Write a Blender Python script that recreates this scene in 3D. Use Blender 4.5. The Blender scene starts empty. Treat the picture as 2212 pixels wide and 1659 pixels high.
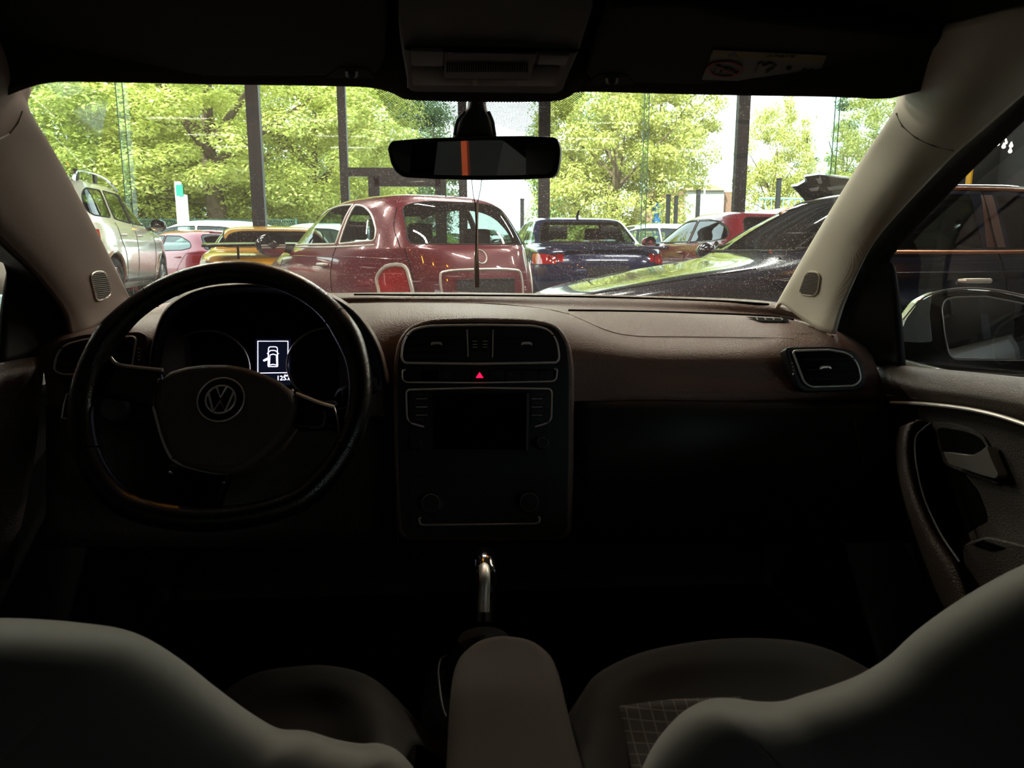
SKY, SUN, EXPO, LAMP, BULB = 1.7, 5.8, 2.0, 55, 40
import bpy, bmesh, math, random
from mathutils import Vector, Matrix, geometry
from mathutils.bvhtree import BVHTree
random.seed(7)
V = Vector
PI = math.pi
SC = bpy.context.scene
COL = SC.collection

# ------------------------------------------------------------------ camera
W_, H_, F_ = 2212, 1659, 1600.0
CAM = V((-0.02, 0.0, 1.05))
HORIZON, AXIS_X = 545.0, 1000.0
PITCH = math.atan((H_ / 2 - HORIZON) / F_)
YAW = math.atan((W_ / 2 - AXIS_X) / F_)
FWD = V((math.sin(YAW) * math.cos(PITCH), math.cos(YAW) * math.cos(PITCH), -math.sin(PITCH)))
RGT = V((math.cos(YAW), -math.sin(YAW), 0))
UPV = RGT.cross(FWD)
cd = bpy.data.cameras.new('camera')
co = bpy.data.objects.new('camera', cd)
COL.objects.link(co)
cd.sensor_width = 36.0
cd.lens = 36.0 * F_ / W_
cd.clip_start, cd.clip_end = 0.01, 400
m = Matrix((RGT, UPV, -FWD)).transposed().to_4x4()
m.translation = CAM
co.matrix_world = m
SC.camera = co
cd.dof.use_dof = True
cd.dof.focus_distance = 2.2
cd.dof.aperture_fstop = 16.0

def ray(px, py):
    return (FWD + RGT * ((px - W_ / 2) / F_) + UPV * ((H_ / 2 - py) / F_))
def aY(px, py, Y):
    d = ray(px, py); return CAM + d * ((Y - CAM.y) / d.y)
def aX(px, py, X):
    d = ray(px, py); return CAM + d * ((X - CAM.x) / d.x)
def aZ(px, py, Z):
    d = ray(px, py); return CAM + d * ((Z - CAM.z) / d.z)
class Plane:
    """a plane in the place; at() gives its point seen under a pixel"""
    def __init__(s, p0, n, right=None):
        s.p0, s.n = V(p0), V(n).normalized()
        r = V(right) if right is not None else V((1, 0, 0))
        s.r = (r - s.n * r.dot(s.n)).normalized()
        s.u = s.n.cross(s.r)
    def at(s, px, py, off=0.0):
        d = ray(px, py); q = s.p0 + s.n * off
        return CAM + d * ((q - CAM).dot(s.n) / d.dot(s.n))
    def rel(s, c, x, y, off=0.0):
        return c + s.r * x + s.u * y + s.n * off

# ------------------------------------------------------------------ materials
MATS = {}
def lin(c):
    return tuple((x / 255 / 12.92) if x / 255 <= 0.04045 else ((x / 255 + 0.055) / 1.055) ** 2.4 for x in c)
def mat(name, rgb, rough=0.5, metal=0.0, coat=0.0, spec=0.5, bump=None, emit=None, var=None, trans=0.0, sheen=0.0):
    if name in MATS: return MATS[name]
    mm = bpy.data.materials.new(name); mm.use_nodes = True
    nt = mm.node_tree; b = nt.nodes['Principled BSDF']
    c = lin(rgb) + (1,)
    b.inputs['Base Color'].default_value = c
    b.inputs['Roughness'].default_value = rough
    b.inputs['Metallic'].default_value = metal
    b.inputs['Coat Weight'].default_value = coat
    b.inputs['Coat Roughness'].default_value = 0.04
    b.inputs['Specular IOR Level'].default_value = spec
    b.inputs['Sheen Weight'].default_value = sheen
    tc = nt.nodes.new('ShaderNodeTexCoord')
    if emit:
        b.inputs['Emission Color'].default_value = lin(emit[0]) + (1,)
        b.inputs['Emission Strength'].default_value = emit[1]
    if bump:
        kind, scale, strength = bump
        if kind == 'voronoi':
            t = nt.nodes.new('ShaderNodeTexVoronoi'); t.inputs['Scale'].default_value = scale; out = t.outputs['Distance']
        elif kind == 'wave':
            t = nt.nodes.new('ShaderNodeTexWave'); t.inputs['Scale'].default_value = scale; t.bands_direction = 'DIAGONAL'; out = t.outputs['Fac']
        else:
            t = nt.nodes.new('ShaderNodeTexNoise'); t.inputs['Scale'].default_value = scale; t.inputs['Detail'].default_value = 4; out = t.outputs['Fac']
        nt.links.new(tc.outputs['Object'], t.inputs['Vector'])
        bp = nt.nodes.new('ShaderNodeBump'); bp.inputs['Strength'].default_value = strength; bp.inputs['Distance'].default_value = 0.002
        nt.links.new(out, bp.inputs['Height']); nt.links.new(bp.outputs['Normal'], b.inputs['Normal'])
    if var:
        rgb2, scale = var
        t = nt.nodes.new('ShaderNodeTexNoise'); t.inputs['Scale'].default_value = scale; t.inputs['Detail'].default_value = 5
        nt.links.new(tc.outputs['Object'], t.inputs['Vector'])
        mx = nt.nodes.new('ShaderNodeMix'); mx.data_type = 'RGBA'
        mx.inputs['A'].default_value = c; mx.inputs['B'].default_value = lin(rgb2) + (1,)
        rmp = nt.nodes.new('ShaderNodeMapRange'); rmp.inputs['From Min'].default_value = 0.35; rmp.inputs['From Max'].default_value = 0.65
        nt.links.new(t.outputs['Fac'], rmp.inputs['Value']); nt.links.new(rmp.outputs['Result'], mx.inputs['Factor'])
        nt.links.new(mx.outputs['Result'], b.inputs['Base Color'])
    MATS[name] = mm
    return mm

def thin_glass(name, tint=(235, 240, 238), refl=1.0, rough=0.0, dirt=None):
    """single-sheet glass: a tinted clear layer under a Fresnel reflection, with optional specks and film"""
    if name in MATS: return MATS[name]
    mm = bpy.data.materials.new(name); mm.use_nodes = True
    nt = mm.node_tree; nt.nodes.clear()
    N, L = nt.nodes.new, nt.links.new
    out = N('ShaderNodeOutputMaterial')
    tr = N('ShaderNodeBsdfTransparent'); tr.inputs['Color'].default_value = lin(tint) + (1,)
    gl = N('ShaderNodeBsdfGlossy'); gl.inputs['Roughness'].default_value = rough
    fr = N('ShaderNodeFresnel'); ge = N('ShaderNodeNewGeometry')
    io = N('ShaderNodeMapRange'); io.inputs['To Min'].default_value = 1.5; io.inputs['To Max'].default_value = 1 / 1.5
    L(ge.outputs['Backfacing'], io.inputs['Value']); L(io.outputs[0], fr.inputs['IOR'])
    mu = N('ShaderNodeMath'); mu.operation = 'MULTIPLY'; mu.inputs[1].default_value = refl
    L(fr.outputs['Fac'], mu.inputs[0])
    mx = N('ShaderNodeMixShader'); L(mu.outputs[0], mx.inputs[0]); L(tr.outputs[0], mx.inputs[1]); L(gl.outputs[0], mx.inputs[2])
    last = mx.outputs[0]
    if dirt:
        film, speck, tcname = dirt
        tc = N('ShaderNodeTexCoord')
        vo = N('ShaderNodeTexVoronoi'); vo.inputs['Scale'].default_value = 430
        L(tc.outputs['Object'], vo.inputs['Vector'])
        no = N('ShaderNodeTexNoise'); no.inputs['Scale'].default_value = 5; no.inputs['Detail'].default_value = 3
        L(tc.outputs['Object'], no.inputs['Vector'])
        # speck radius changes from cell to cell; only some cells hold one
        cr = N('ShaderNodeSeparateColor'); L(vo.outputs['Color'], cr.inputs[0])
        rad = N('ShaderNodeMapRange'); rad.inputs['From Min'].default_value = 0.45; rad.inputs['From Max'].default_value = 1.0
        rad.inputs['To Min'].default_value = 0.0; rad.inputs['To Max'].default_value = 0.27
        L(cr.outputs[0], rad.inputs['Value'])
        ls = N('ShaderNodeMath'); ls.operation = 'LESS_THAN'; L(vo.outputs['Distance'], ls.inputs[0]); L(rad.outputs[0], ls.inputs[1])
        pat = N('ShaderNodeMapRange'); pat.inputs['From Min'].default_value = 0.42; pat.inputs['From Max'].default_value = 0.62
        pat.inputs['To Min'].default_value = 0.15; pat.inputs['To Max'].default_value = 1.0
        L(no.outputs['Fac'], pat.inputs['Value'])
        # wiper scratches: stretched noise
        mp = N('ShaderNodeMapping'); mp.inputs['Scale'].default_value = (14, 14, 260); mp.inputs['Rotation'].default_value = (0.5, 0.62, 0.3)
        L(tc.outputs['Object'], mp.inputs['Vector'])
        n2 = N('ShaderNodeTexNoise'); n2.inputs['Scale'].default_value = 1.0; n2.inputs['Detail'].default_value = 2
        L(mp.outputs[0], n2.inputs['Vector'])
        sc = N('ShaderNodeMapRange'); sc.inputs['From Min'].default_value = 0.64; sc.inputs['From Max'].default_value = 0.74
        sc.inputs['To Min'].default_value = 0.0; sc.inputs['To Max'].default_value = 0.3
        L(n2.outputs['Fac'], sc.inputs['Value'])
        a = N('ShaderNodeMath'); a.operation = 'MAXIMUM'; L(ls.outputs[0], a.inputs[0]); L(sc.outputs[0], a.inputs[1])
        b_ = N('ShaderNodeMath'); b_.operation = 'MULTIPLY'; L(a.outputs[0], b_.inputs[0]); L(pat.outputs[0], b_.inputs[1])
        c_ = N('ShaderNodeMath'); c_.operation = 'MULTIPLY_ADD'; L(b_.outputs[0], c_.inputs[0]); c_.inputs[1].default_value = speck; c_.inputs[2].default_value = film
        df = N('ShaderNodeBsdfTranslucent'); df.inputs['Color'].default_value = (.85, .86, .86, 1)
        d2 = N('ShaderNodeBsdfDiffuse'); d2.inputs['Color'].default_value = (.85, .86, .86, 1)
        dm = N('ShaderNodeMixShader'); dm.inputs[0].default_value = 0.3; L(df.outputs[0], dm.inputs[1]); L(d2.outputs[0], dm.inputs[2])
        m2 = N('ShaderNodeMixShader'); L(c_.outputs[0], m2.inputs[0]); L(last, m2.inputs[1]); L(dm.outputs[0], m2.inputs[2])
        last = m2.outputs[0]
    L(last, out.inputs['Surface'])
    MATS[name] = mm
    return mm

# ------------------------------------------------------------------ curves and outlines
def crom(pts, n, closed=False):
    """Catmull-Rom through pts (lists of Vectors), n steps per span"""
    P = [V(p) for p in pts]; out = []; k = len(P)
    if k < 3 and not closed:
        return [P[0].lerp(P[-1], i / n) for i in range(n + 1)]
    spans = k if closed else k - 1
    for i in range(spans):
        g = lambda j: P[j % k] if closed else (P[j] if 0 <= j < k else (P[0] * 2 - P[1] if j < 0 else P[-1] * 2 - P[-2]))
        a, b, c, d = g(i - 1), g(i), g(i + 1), g(i + 2)
        for s in range(n):
            t = s / n
            out.append(0.5 * ((2 * b) + (c - a) * t + (2 * a - 5 * b + 4 * c - d) * t * t + (3 * b - a - 3 * c + d) * t ** 3))
    if not closed: out.append(P[-1].copy())
    return out
def fillet(pts, r, n=5, closed=True):
    """round the corners of a 2D polygon; r may be a list"""
    P = [V(p) for p in pts]; k = len(P); out = []
    for i in range(k):
        rr = r[i] if isinstance(r, (list, tuple)) else r
        if (not closed and i in (0, k - 1)) or rr <= 0:
            out.append(P[i].copy()); continue
        a, b, c = P[i - 1], P[i], P[(i + 1) % k]
        d1, d2 = (a - b), (c - b)
        q = min(rr, d1.length * .49, d2.length * .49)
        s, e = b + d1.normalized() * q, b + d2.normalized() * q
        for j in range(n + 1):
            t = j / n
            out.append(s * (1 - t) ** 2 + b * 2 * t * (1 - t) + e * t * t)
    return out
def ellipse(cx, cy, rx, ry, n=32, a0=0, a1=2 * PI, endpoint=False):
    m_ = n if not endpoint else n - 1
    return [(cx + rx * math.cos(a0 + (a1 - a0) * i / m_), cy + ry * math.sin(a0 + (a1 - a0) * i / m_)) for i in range(n)]

# ------------------------------------------------------------------ mesh builder
ORG = {}          # world origin of each parent Empty built in place
class MB:
    def __init__(s): s.v, s.f = [], []
    def add(s, verts, faces):
        b = len(s.v); s.v += [V(p) for p in verts]; s.f += [tuple(b + i for i in f) for f in faces]; return s
    def grid(s, rows, cu=False, cv=False):
        nr, nc = len(rows), len(rows[0]); b = len(s.v)
        for r in rows: s.v += [V(p) for p in r]
        for i in range(nr if cu else nr - 1):
            for j in range(nc if cv else nc - 1):
                i2, j2 = (i + 1) % nr, (j + 1) % nc
                s.f.append((b + i * nc + j, b + i * nc + j2, b + i2 * nc + j2, b + i2 * nc + j))
        return s
    def surf(s, ctrl, nu=6, nv=6, cu=False, cv=False):
        rows = [crom(r, nv, cv) for r in ctrl]
        cols = [crom([r[j] for r in rows], nu, cu) for j in range(len(rows[0]))]
        return s.grid([[cols[j][i] for j in range(len(cols))] for i in range(len(cols[0]))], cu, cv)
    def tube(s, pts, r, n=8, closed=False, caps=True, flat=1.0, up=None):
        P = [V(p) for p in pts]; k = len(P); rows = []
        R = r if isinstance(r, (list, tuple)) else [r] * k
        nrm = None
        for i in range(k):
            a = P[i - 1] if (i > 0 or closed) else P[i]
            c = P[(i + 1) % k] if (i < k - 1 or closed) else P[i]
            t = (c - a)
            t = t.normalized() if t.length > 1e-9 else V((0, 0, 1))
            if nrm is None:
                ref = V(up) if up is not None else (V((0, 0, 1)) if abs(t.z) < .9 else V((1, 0, 0)))
                nrm = (ref - t * ref.dot(t)).normalized()
            else:
                ref = V(up) if up is not None else nrm
                q = ref - t * ref.dot(t)
                nrm = q.normalized() if q.length > 1e-6 else nrm
            bn = t.cross(nrm)
            rows.append([P[i] + (nrm * math.cos(2 * PI * j / n) * flat + bn * math.sin(2 * PI * j / n)) * R[i] for j in range(n)])
        b = len(s.v)
        s.grid(rows, closed, True)
        if caps and not closed:
            s.f.append(tuple(b + j for j in range(n))[::-1])
            s.f.append(tuple(b + (k - 1) * n + j for j in range(n)))
        return s
    def box(s, c, size, rot=None):
        x, y, z = (q / 2 for q in size); M = rot or Matrix.Identity(3); c = V(c)
        return s.add([c + M @ V(p) for p in ((-x, -y, -z), (x, -y, -z), (x, y, -z), (-x, y, -z), (-x, -y, z), (x, -y, z), (x, y, z), (-x, y, z))],
                     [(0, 3, 2, 1), (4, 5, 6, 7), (0, 1, 5, 4), (1, 2, 6, 5), (2, 3, 7, 6), (3, 0, 4, 7)])
    def prism(s, outline, ext):
        """closed outline (3D points) pushed along ext"""
        k = len(outline); e = V(ext)
        A = [V(p) for p in outline]
        return s.add(A + [p + e for p in A],
                     [tuple(range(k)), tuple(range(2 * k - 1, k - 1, -1))] + [(i, i + k, (i + 1) % k + k, (i + 1) % k) for i in range(k)])
    def lathe(s, prof, o, axis=(0, 0, 1), n=24, ref=None):
        """prof: (radius, height) pairs about axis"""
        o, ax = V(o), V(axis).normalized()
        rf = V(ref) if ref is not None else (V((1, 0, 0)) if abs(ax.x) < .9 else V((0, 1, 0)))
        u = (rf - ax * rf.dot(ax)).normalized(); w = ax.cross(u)
        rows = [[o + ax * h + (u * math.cos(2 * PI * j / n) + w * math.sin(2 * PI * j / n)) * max(r, 1e-5) for j in range(n)] for r, h in prof]
        return s.grid(rows, False, True)
    def ball(s, c, r, n=12, sc=(1, 1, 1), M=None):
        rows = []
        for i in range(n // 2 + 1):
            a = PI * i / (n // 2)
            rows.append([])
            for j in range(n):
                p = V((r * sc[0] * math.sin(a) * math.cos(2 * PI * j / n), r * sc[1] * math.sin(a) * math.sin(2 * PI * j / n), r * sc[2] * math.cos(a)))
                rows[-1].append(V(c) + (M @ p if M else p))
        return s.grid(rows, False, True)
    def build(s, name, material, parent=None, bevel=0.0, seg=2, angle=38, solid=0.0, world=True, subsurf=0, bev_angle=30):
        me = bpy.data.meshes.new(name)
        org = ORG.get(parent.name, V((0, 0, 0))) if (parent is not None and world) else V((0, 0, 0))
        me.from_pydata([tuple(p - org) for p in s.v], [], s.f)
        me.validate()
        bm = bmesh.new(); bm.from_mesh(me)
        bmesh.ops.remove_doubles(bm, verts=bm.verts, dist=1e-6)
        bmesh.ops.recalc_face_normals(bm, faces=bm.faces)
        if bevel > 0:
            es = [e for e in bm.edges if len(e.link_faces) == 2 and e.calc_face_angle(0) > math.radians(bev_angle)]
            bmesh.ops.bevel(bm, geom=es, offset=bevel, segments=seg, profile=0.6, affect='EDGES', clamp_overlap=True)
        bm.to_mesh(me); bm.free()
        me.shade_smooth()
        me.set_sharp_from_angle(angle=math.radians(angle))
        ob = bpy.data.objects.new(name, me); COL.objects.link(ob)
        if material: me.materials.append(material)
        if parent is not None: ob.parent = parent; ORG[ob.name] = org
        if solid:
            md = ob.modifiers.new('thickness', 'SOLIDIFY'); md.thickness = abs(solid); md.offset = 0.0
        if bevel > 0:
            md = ob.modifiers.new('flat faces', 'WEIGHTED_NORMAL'); md.keep_sharp = True; md.weight = 80
        if subsurf:
            md = ob.modifiers.new('smooth', 'SUBSURF'); md.levels = md.render_levels = subsurf
        return ob

def thing(name, label, cat, loc=(0, 0, 0), rz=0.0, group=None, kind=None):
    o = bpy.data.objects.new(name, None); COL.objects.link(o)
    o.empty_display_size = 0.05
    o.location = loc; o.rotation_euler = (0, 0, rz)
    ORG[o.name] = V(loc)
    if kind: o['kind'] = kind
    if label: o['label'] = label
    if cat: o['category'] = cat
    if group: o['group'] = group
    return o
def tag(o, label=None, cat=None, group=None, kind=None):
    if label: o['label'] = label
    if cat: o['category'] = cat
    if group: o['group'] = group
    if kind: o['kind'] = kind
    return o
def lettering(name, body, pl, px, py, hpx, material, parent, off=0.001, align='CENTER', ext=0.0002, c=None, size=None, bold=0.0, shear=0.0):
    """raised lettering lying on a plane"""
    cu = bpy.data.curves.new(name, 'FONT'); cu.body = body; cu.align_x = align; cu.align_y = 'CENTER'
    p = pl.at(px, py, off) if c is None else V(c)
    cu.size = size if size else hpx / F_ * (p - CAM).dot(FWD) * 1.4
    cu.extrude = ext; cu.offset = bold; cu.shear = shear
    cu.resolution_u = 3
    tmp = bpy.data.objects.new(name, cu); COL.objects.link(tmp)
    bpy.context.view_layer.update()
    me = bpy.data.meshes.new_from_object(tmp.evaluated_get(bpy.context.evaluated_depsgraph_get()))
    bpy.data.objects.remove(tmp); bpy.data.curves.remove(cu)
    me.name = name; me.materials.clear(); me.materials.append(material)
    ob = bpy.data.objects.new(name, me); COL.objects.link(ob)
    M = Matrix((pl.r, pl.u, pl.n)).transposed().to_4x4()
    M.translation = p - (ORG.get(parent.name, V((0, 0, 0))) if parent else V((0, 0, 0)))
    ob.parent = parent
    ob.matrix_basis = M
    return ob
# ================================================================== cabin materials
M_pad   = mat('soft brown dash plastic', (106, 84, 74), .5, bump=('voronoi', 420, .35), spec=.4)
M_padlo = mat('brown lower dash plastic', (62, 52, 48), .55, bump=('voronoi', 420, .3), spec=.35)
M_blk   = mat('satin black plastic', (16, 16, 17), .42, spec=.4)
M_blkm  = mat('matt black plastic', (13, 13, 14), .75, spec=.2)
M_pian  = mat('gloss black plastic', (7, 7, 8), .12, spec=.5)
M_chr   = mat('satin chrome', (222, 218, 210), .4, metal=.55)
M_chrb  = mat('bright chrome', (225, 224, 220), .1, metal=1)
M_pil   = mat('beige pillar plastic', (216, 212, 194), .6, bump=('wave', 260, .12), spec=.35)
M_head  = mat('dark grey headliner cloth', (48, 46, 44), .95, bump=('noise', 900, .3), spec=.1)
M_vis   = mat('dark grey visor vinyl', (36, 36, 36), .8, bump=('noise', 700, .2), spec=.15)
M_cons  = mat('grey console plastic', (74, 74, 76), .5, spec=.4)
M_leath = mat('black leather', (16, 14, 13), .24, bump=('voronoi', 700, .15), spec=.6)
M_airb  = mat('brown black airbag plastic', (80, 71, 65), .5, bump=('voronoi', 600, .3), spec=.35)
M_seat  = mat('grey seat fabric', (86, 84, 78), .95, bump=('wave', 420, .10), spec=.1, sheen=.2)
M_seat2 = mat('dark grey seat fabric', (48, 46, 44), .95, bump=('wave', 420, .2), spec=.1)
M_armr  = mat('brown grey armrest cloth', (56, 49, 44), .95, bump=('noise', 1500, .3), spec=.1)
M_door  = mat('brown grey door plastic', (66, 58, 51), .5, bump=('voronoi', 500, .35), spec=.4)
M_scr   = mat('switched off screen', (3, 4, 7), .08, spec=.5)
M_legend = mat('dim grey legend print', (70, 70, 70), .6)
M_red   = mat('lit red hazard legend', (255, 10, 45), .5, emit=((255, 12, 50), 1.0))
M_lcd   = mat('dark lit display', (3, 5, 12), .2, emit=((6, 8, 18), .5))
M_lcdw  = mat('white display segments', (230, 230, 255), .5, emit=((235, 230, 255), 1.0))
M_wood  = mat('pale wooden stick', (240, 214, 196), .7, bump=('noise', 200, .2))
M_cord  = mat('dark cord', (22, 20, 22), .8)
M_mirr  = mat('mirror silvering', (200, 204, 205), .015, metal=1)
M_sil   = mat('silver car paint', (176, 176, 170), .35, metal=.6, coat=1)
M_rub   = mat('black window rubber', (9, 9, 9), .6, spec=.3)
M_screen = thin_glass('windscreen glass', (222, 232, 228), 1.0, 0, dirt=(.03, .85, 'o'))
M_sideg  = thin_glass('door glass', (215, 225, 222), .9, 0, dirt=(.004, .12, 'o'))

# ================================================================== windscreen, pillars, roof lining
def curve_px(lst, n=8, f=aY):
    return crom([f(*q) for q in lst], n)
ws_bot = [(180, 690, 1.22), (262, 668, 1.36), (420, 650, 1.50), (650, 642, 1.58), (1000, 641, 1.62), (1400, 648, 1.60), (1610, 655, 1.50), (1700, 662, 1.38), (1790, 690, 1.22)]
ws_mid = [(20, 400, 1.0), (150, 400, 1.11), (330, 400, 1.18), (600, 400, 1.24), (1000, 400, 1.27), (1350, 400, 1.25), (1640, 400, 1.19), (1850, 400, 1.12), (1960, 400, 1.0)]
ws_top = [(-120, 160, .70), (-20, 160, .78), (160, 150, .84), (500, 145, .885), (1000, 150, .90), (1400, 155, .89), (1800, 160, .85), (2010, 165, .79), (2110, 170, .70)]
mb = MB().surf([[aY(*q) for q in r] for r in (ws_bot, ws_mid, ws_top)], 8, 5)
WS_BVH = BVHTree.FromPolygons([tuple(p) for p in mb.v], mb.f)
ws = tag(mb.build('window_1', M_screen), 'dusty curved front windscreen of the car', kind='structure')
def on_bvh(bvh, px, py, off=0.0):
    d = ray(px, py).normalized()
    h = bvh.ray_cast(CAM, d)
    if h[0] is None: return None
    return h[0] + (h[1] if h[1].dot(d) < 0 else -h[1]) * off
# dotted ceramic print beside the mirror foot, on the inside of the glass
M_frit = bpy.data.materials.new('dotted ceramic print'); M_frit.use_nodes = True
def _frit(nt):
    nt.nodes.clear(); N, L = nt.nodes.new, nt.links.new
    o = N('ShaderNodeOutputMaterial'); t = N('ShaderNodeBsdfTransparent'); d = N('ShaderNodeBsdfDiffuse'); d.inputs[0].default_value = (.012, .012, .012, 1)
    uv = N('ShaderNodeUVMap'); vo = N('ShaderNodeTexVoronoi'); vo.voronoi_dimensions = '2D'; vo.inputs['Scale'].default_value = 1.0; vo.inputs['Randomness'].default_value = 0.0
    L(uv.outputs[0], vo.inputs['Vector'])
    sx = N('ShaderNodeMath'); sx.operation = 'LESS_THAN'; sx.inputs[1].default_value = .43
    L(vo.outputs['Distance'], sx.inputs[0])
    mx = N('ShaderNodeMixShader'); L(sx.outputs[0], mx.inputs[0]); L(t.outputs[0], mx.inputs[1]); L(d.outputs[0], mx.inputs[2]); L(mx.outputs[0], o.inputs['Surface'])
_frit(M_frit.node_tree)
def frit_patch(outline, name):
    """outline in px; triangulated on a fine grid lying just inside the windscreen"""
    us = [q[0] for q in outline]; vs = [q[1] for q in outline]
    step = 5
    def inside(x, y):
        c = False; k = len(outline)
        for i in range(k):
            (x1, y1), (x2, y2) = outline[i], outline[i - 1]
            if (y1 > y) != (y2 > y) and x < (x2 - x1) * (y - y1) / (y2 - y1) + x1: c = not c
        return c
    mbq = MB(); uvs = []
    y = min(vs)
    while y < max(vs):
        x = min(us)
        while x < max(us):
            if inside(x + step / 2, y + step / 2):
                P = [on_bvh(WS_BVH, a, b, .004) for a, b in ((x, y), (x + step, y), (x + step, y + step), (x, y + step))]
                if all(P): mbq.add(P, [(0, 1, 2, 3)])
            x += step
        y += step
    ob = mbq.build(name, M_frit, ws, world=False)
    uvl = ob.data.uv_layers.new(name='UVMap')
    for lp in ob.data.loops:
        p = ob.data.vertices[lp.vertex_index].co
        u_, v_ = p.x / .0026, (p - V((0, .9, 1.2))).dot(V((0, -.64, .77))) / .0026
        uvl.data[lp.index].uv = ((u_ + v_) * .7071, (u_ - v_) * .7071)
    return ob
frit_patch([(798, 168), (872, 190), (1225, 196), (1272, 180), (1200, 280), (1170, 292), (1070, 262), (990, 262), (905, 272), (865, 268), (840, 240)], 'ceramic_dots')

def strip(name, mbx, material, label, solid=.006, bvh=False):
    o = mbx.build(name, material, solid=solid)
    tag(o, label, kind='structure')
    return o
# right pillar
rp = [[(1676, 668, 1.38), (1692, 657, 1.335), (1735, 690, 1.26), (1770, 712, 1.20), (1803, 722, 1.17)],
      [(1690, 640, 1.36), (1712, 619, 1.30), (1760, 626, 1.22), (1800, 636, 1.17), (1828, 645, 1.15)],
      [(1765, 510, 1.24), (1787, 494, 1.17), (1832, 502, 1.10), (1866, 511, 1.07), (1892, 519, 1.06)],
      [(1860, 355, 1.05), (1880, 343, .985), (1938, 352, .90), (1988, 360, .87), (2028, 364, .87)],
      [(1930, 250, .88), (1946, 238, .80), (2012, 250, .72), (2075, 266, .70), (2122, 276, .71)],
      [(1955, 180, .84), (1990, 170, .73), (2085, 168, .64), (2180, 168, .62), (2248, 165, .64)],
      [(2010, 60, .78), (2060, 50, .64), (2200, 15, .54), (2345, 0, .50), (2470, -10, .52)]]
mb = MB().surf([[aY(*q) for q in r] for r in rp], 7, 5)
RP_BVH = BVHTree.FromPolygons([tuple(p) for p in mb.v], mb.f)
pillar_r = strip('trim_1', mb, M_pil, 'beige windscreen pillar trim beside the passenger door window')
# left pillar
lp_ = [[(286, 668, 1.38), (268, 655, 1.335), (225, 690, 1.26), (190, 712, 1.20), (150, 725, 1.17)],
       [(275, 640, 1.36), (252, 622, 1.31), (205, 640, 1.22), (165, 655, 1.17), (135, 668, 1.15)],
       [(215, 520, 1.25), (196, 500, 1.18), (140, 540, 1.10), (105, 570, 1.07), (75, 590, 1.06)],
       [(130, 360, 1.05), (110, 342, .985), (40, 380, .90), (-20, 430, .87), (-55, 460, .87)],
       [(58, 240, .88), (42, 230, .80), (-40, 255, .72), (-120, 300, .70), (-165, 325, .71)],
       [(60, 180, .84), (15, 165, .73), (-90, 180, .64), (-220, 225, .62), (-300, 250, .64)],
       [(10, 60, .78), (-50, 50, .64), (-200, 40, .54), (-380, 60, .50), (-520, 90, .52)]]
mb = MB().surf([[aY(*q) for q in r] for r in lp_], 7, 5)
LP_BVH = BVHTree.FromPolygons([tuple(p) for p in mb.v], mb.f)
pillar_l = strip('trim_2', mb, mat('grey brown pillar cloth', (138, 124, 118), .8, bump=('wave', 260, .2), spec=.2), 'grey brown windscreen pillar trim beside the driver window')

def grille(outl, bvh, parent, n=15):
    """oval speaker grille: rim and curved ribs lying on a pillar"""
    P = fillet([V(q) for q in outl], [16, 18, 22, 10], 6)
    fr = [on_bvh(bvh, q.x, q.y, .0045) for q in P]
    def chord(y):
        xs = []
        for k in range(len(P)):
            p_, q_ = P[k - 1], P[k]
            if (p_.y > y) != (q_.y > y): xs.append(p_.x + (q_.x - p_.x) * (y - p_.y) / (q_.y - p_.y))
        return min(xs), max(xs)
    ya, yb = min(q.y for q in P) + .6, max(q.y for q in P) - .6
    rows = []
    for i in range(17):
        y = ya + (yb - ya) * i / 16; xa, xb = chord(y)
        rows.append([on_bvh(bvh, xa + (xb - xa) * t / 6, y, .0042) for t in range(7)])
    back = MB().grid(rows).build('speaker_grille', mat('dark grille mesh', (44, 41, 38), .7), parent)
    g = MB().tube(fr, .0016, 6, closed=True)
    g.build('grille_rim', M_pil if parent is pillar_r else M_chr, back)
    y0, y1 = min(q.y for q in P), max(q.y for q in P)
    g = MB()
    for i in range(1, n):
        y = y0 + (y1 - y0) * i / n
        xs = []
        for k in range(len(P)):
            a, b2 = P[k - 1], P[k]
            if (a.y > y) != (b2.y > y): xs.append(a.x + (b2.x - a.x) * (y - a.y) / (b2.y - a.y))
        if len(xs) >= 2:
            x0, x1 = min(xs) + 1, max(xs) - 1
            tilt = (x1 - x0) * .10 * (1 if parent is pillar_l else -1)
            g.tube([on_bvh(bvh, x0 + (x1 - x0) * t, y - tilt * (t - .5), .0052) for t in (0, .2, .4, .6, .8, 1)], .0011, 5)
    g.build('rib', mat('grille rib plastic', (92, 86, 80), .6), back)
grille([(1748, 585), (1778, 588), (1770, 640), (1731, 634)], RP_BVH, pillar_r)
grille([(187, 588), (220, 583), (236, 638), (203, 650)], LP_BVH, pillar_l)
# seam where the upper pillar cover starts
for bvh, par, L in ((RP_BVH, pillar_r, [(1944, 242), (1956, 268), (1985, 292), (2020, 308), (2060, 318)]), (LP_BVH, pillar_l, [(40, 236), (30, 262), (12, 285), (-20, 300)])):
    MB().tube([p for p in (on_bvh(bvh, a, b, .0032) for a, b in L) if p], .0012, 6).build('cover_seam', M_chr if 0 else mat('pillar seam shade', (120, 116, 104), .6), par)

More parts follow.
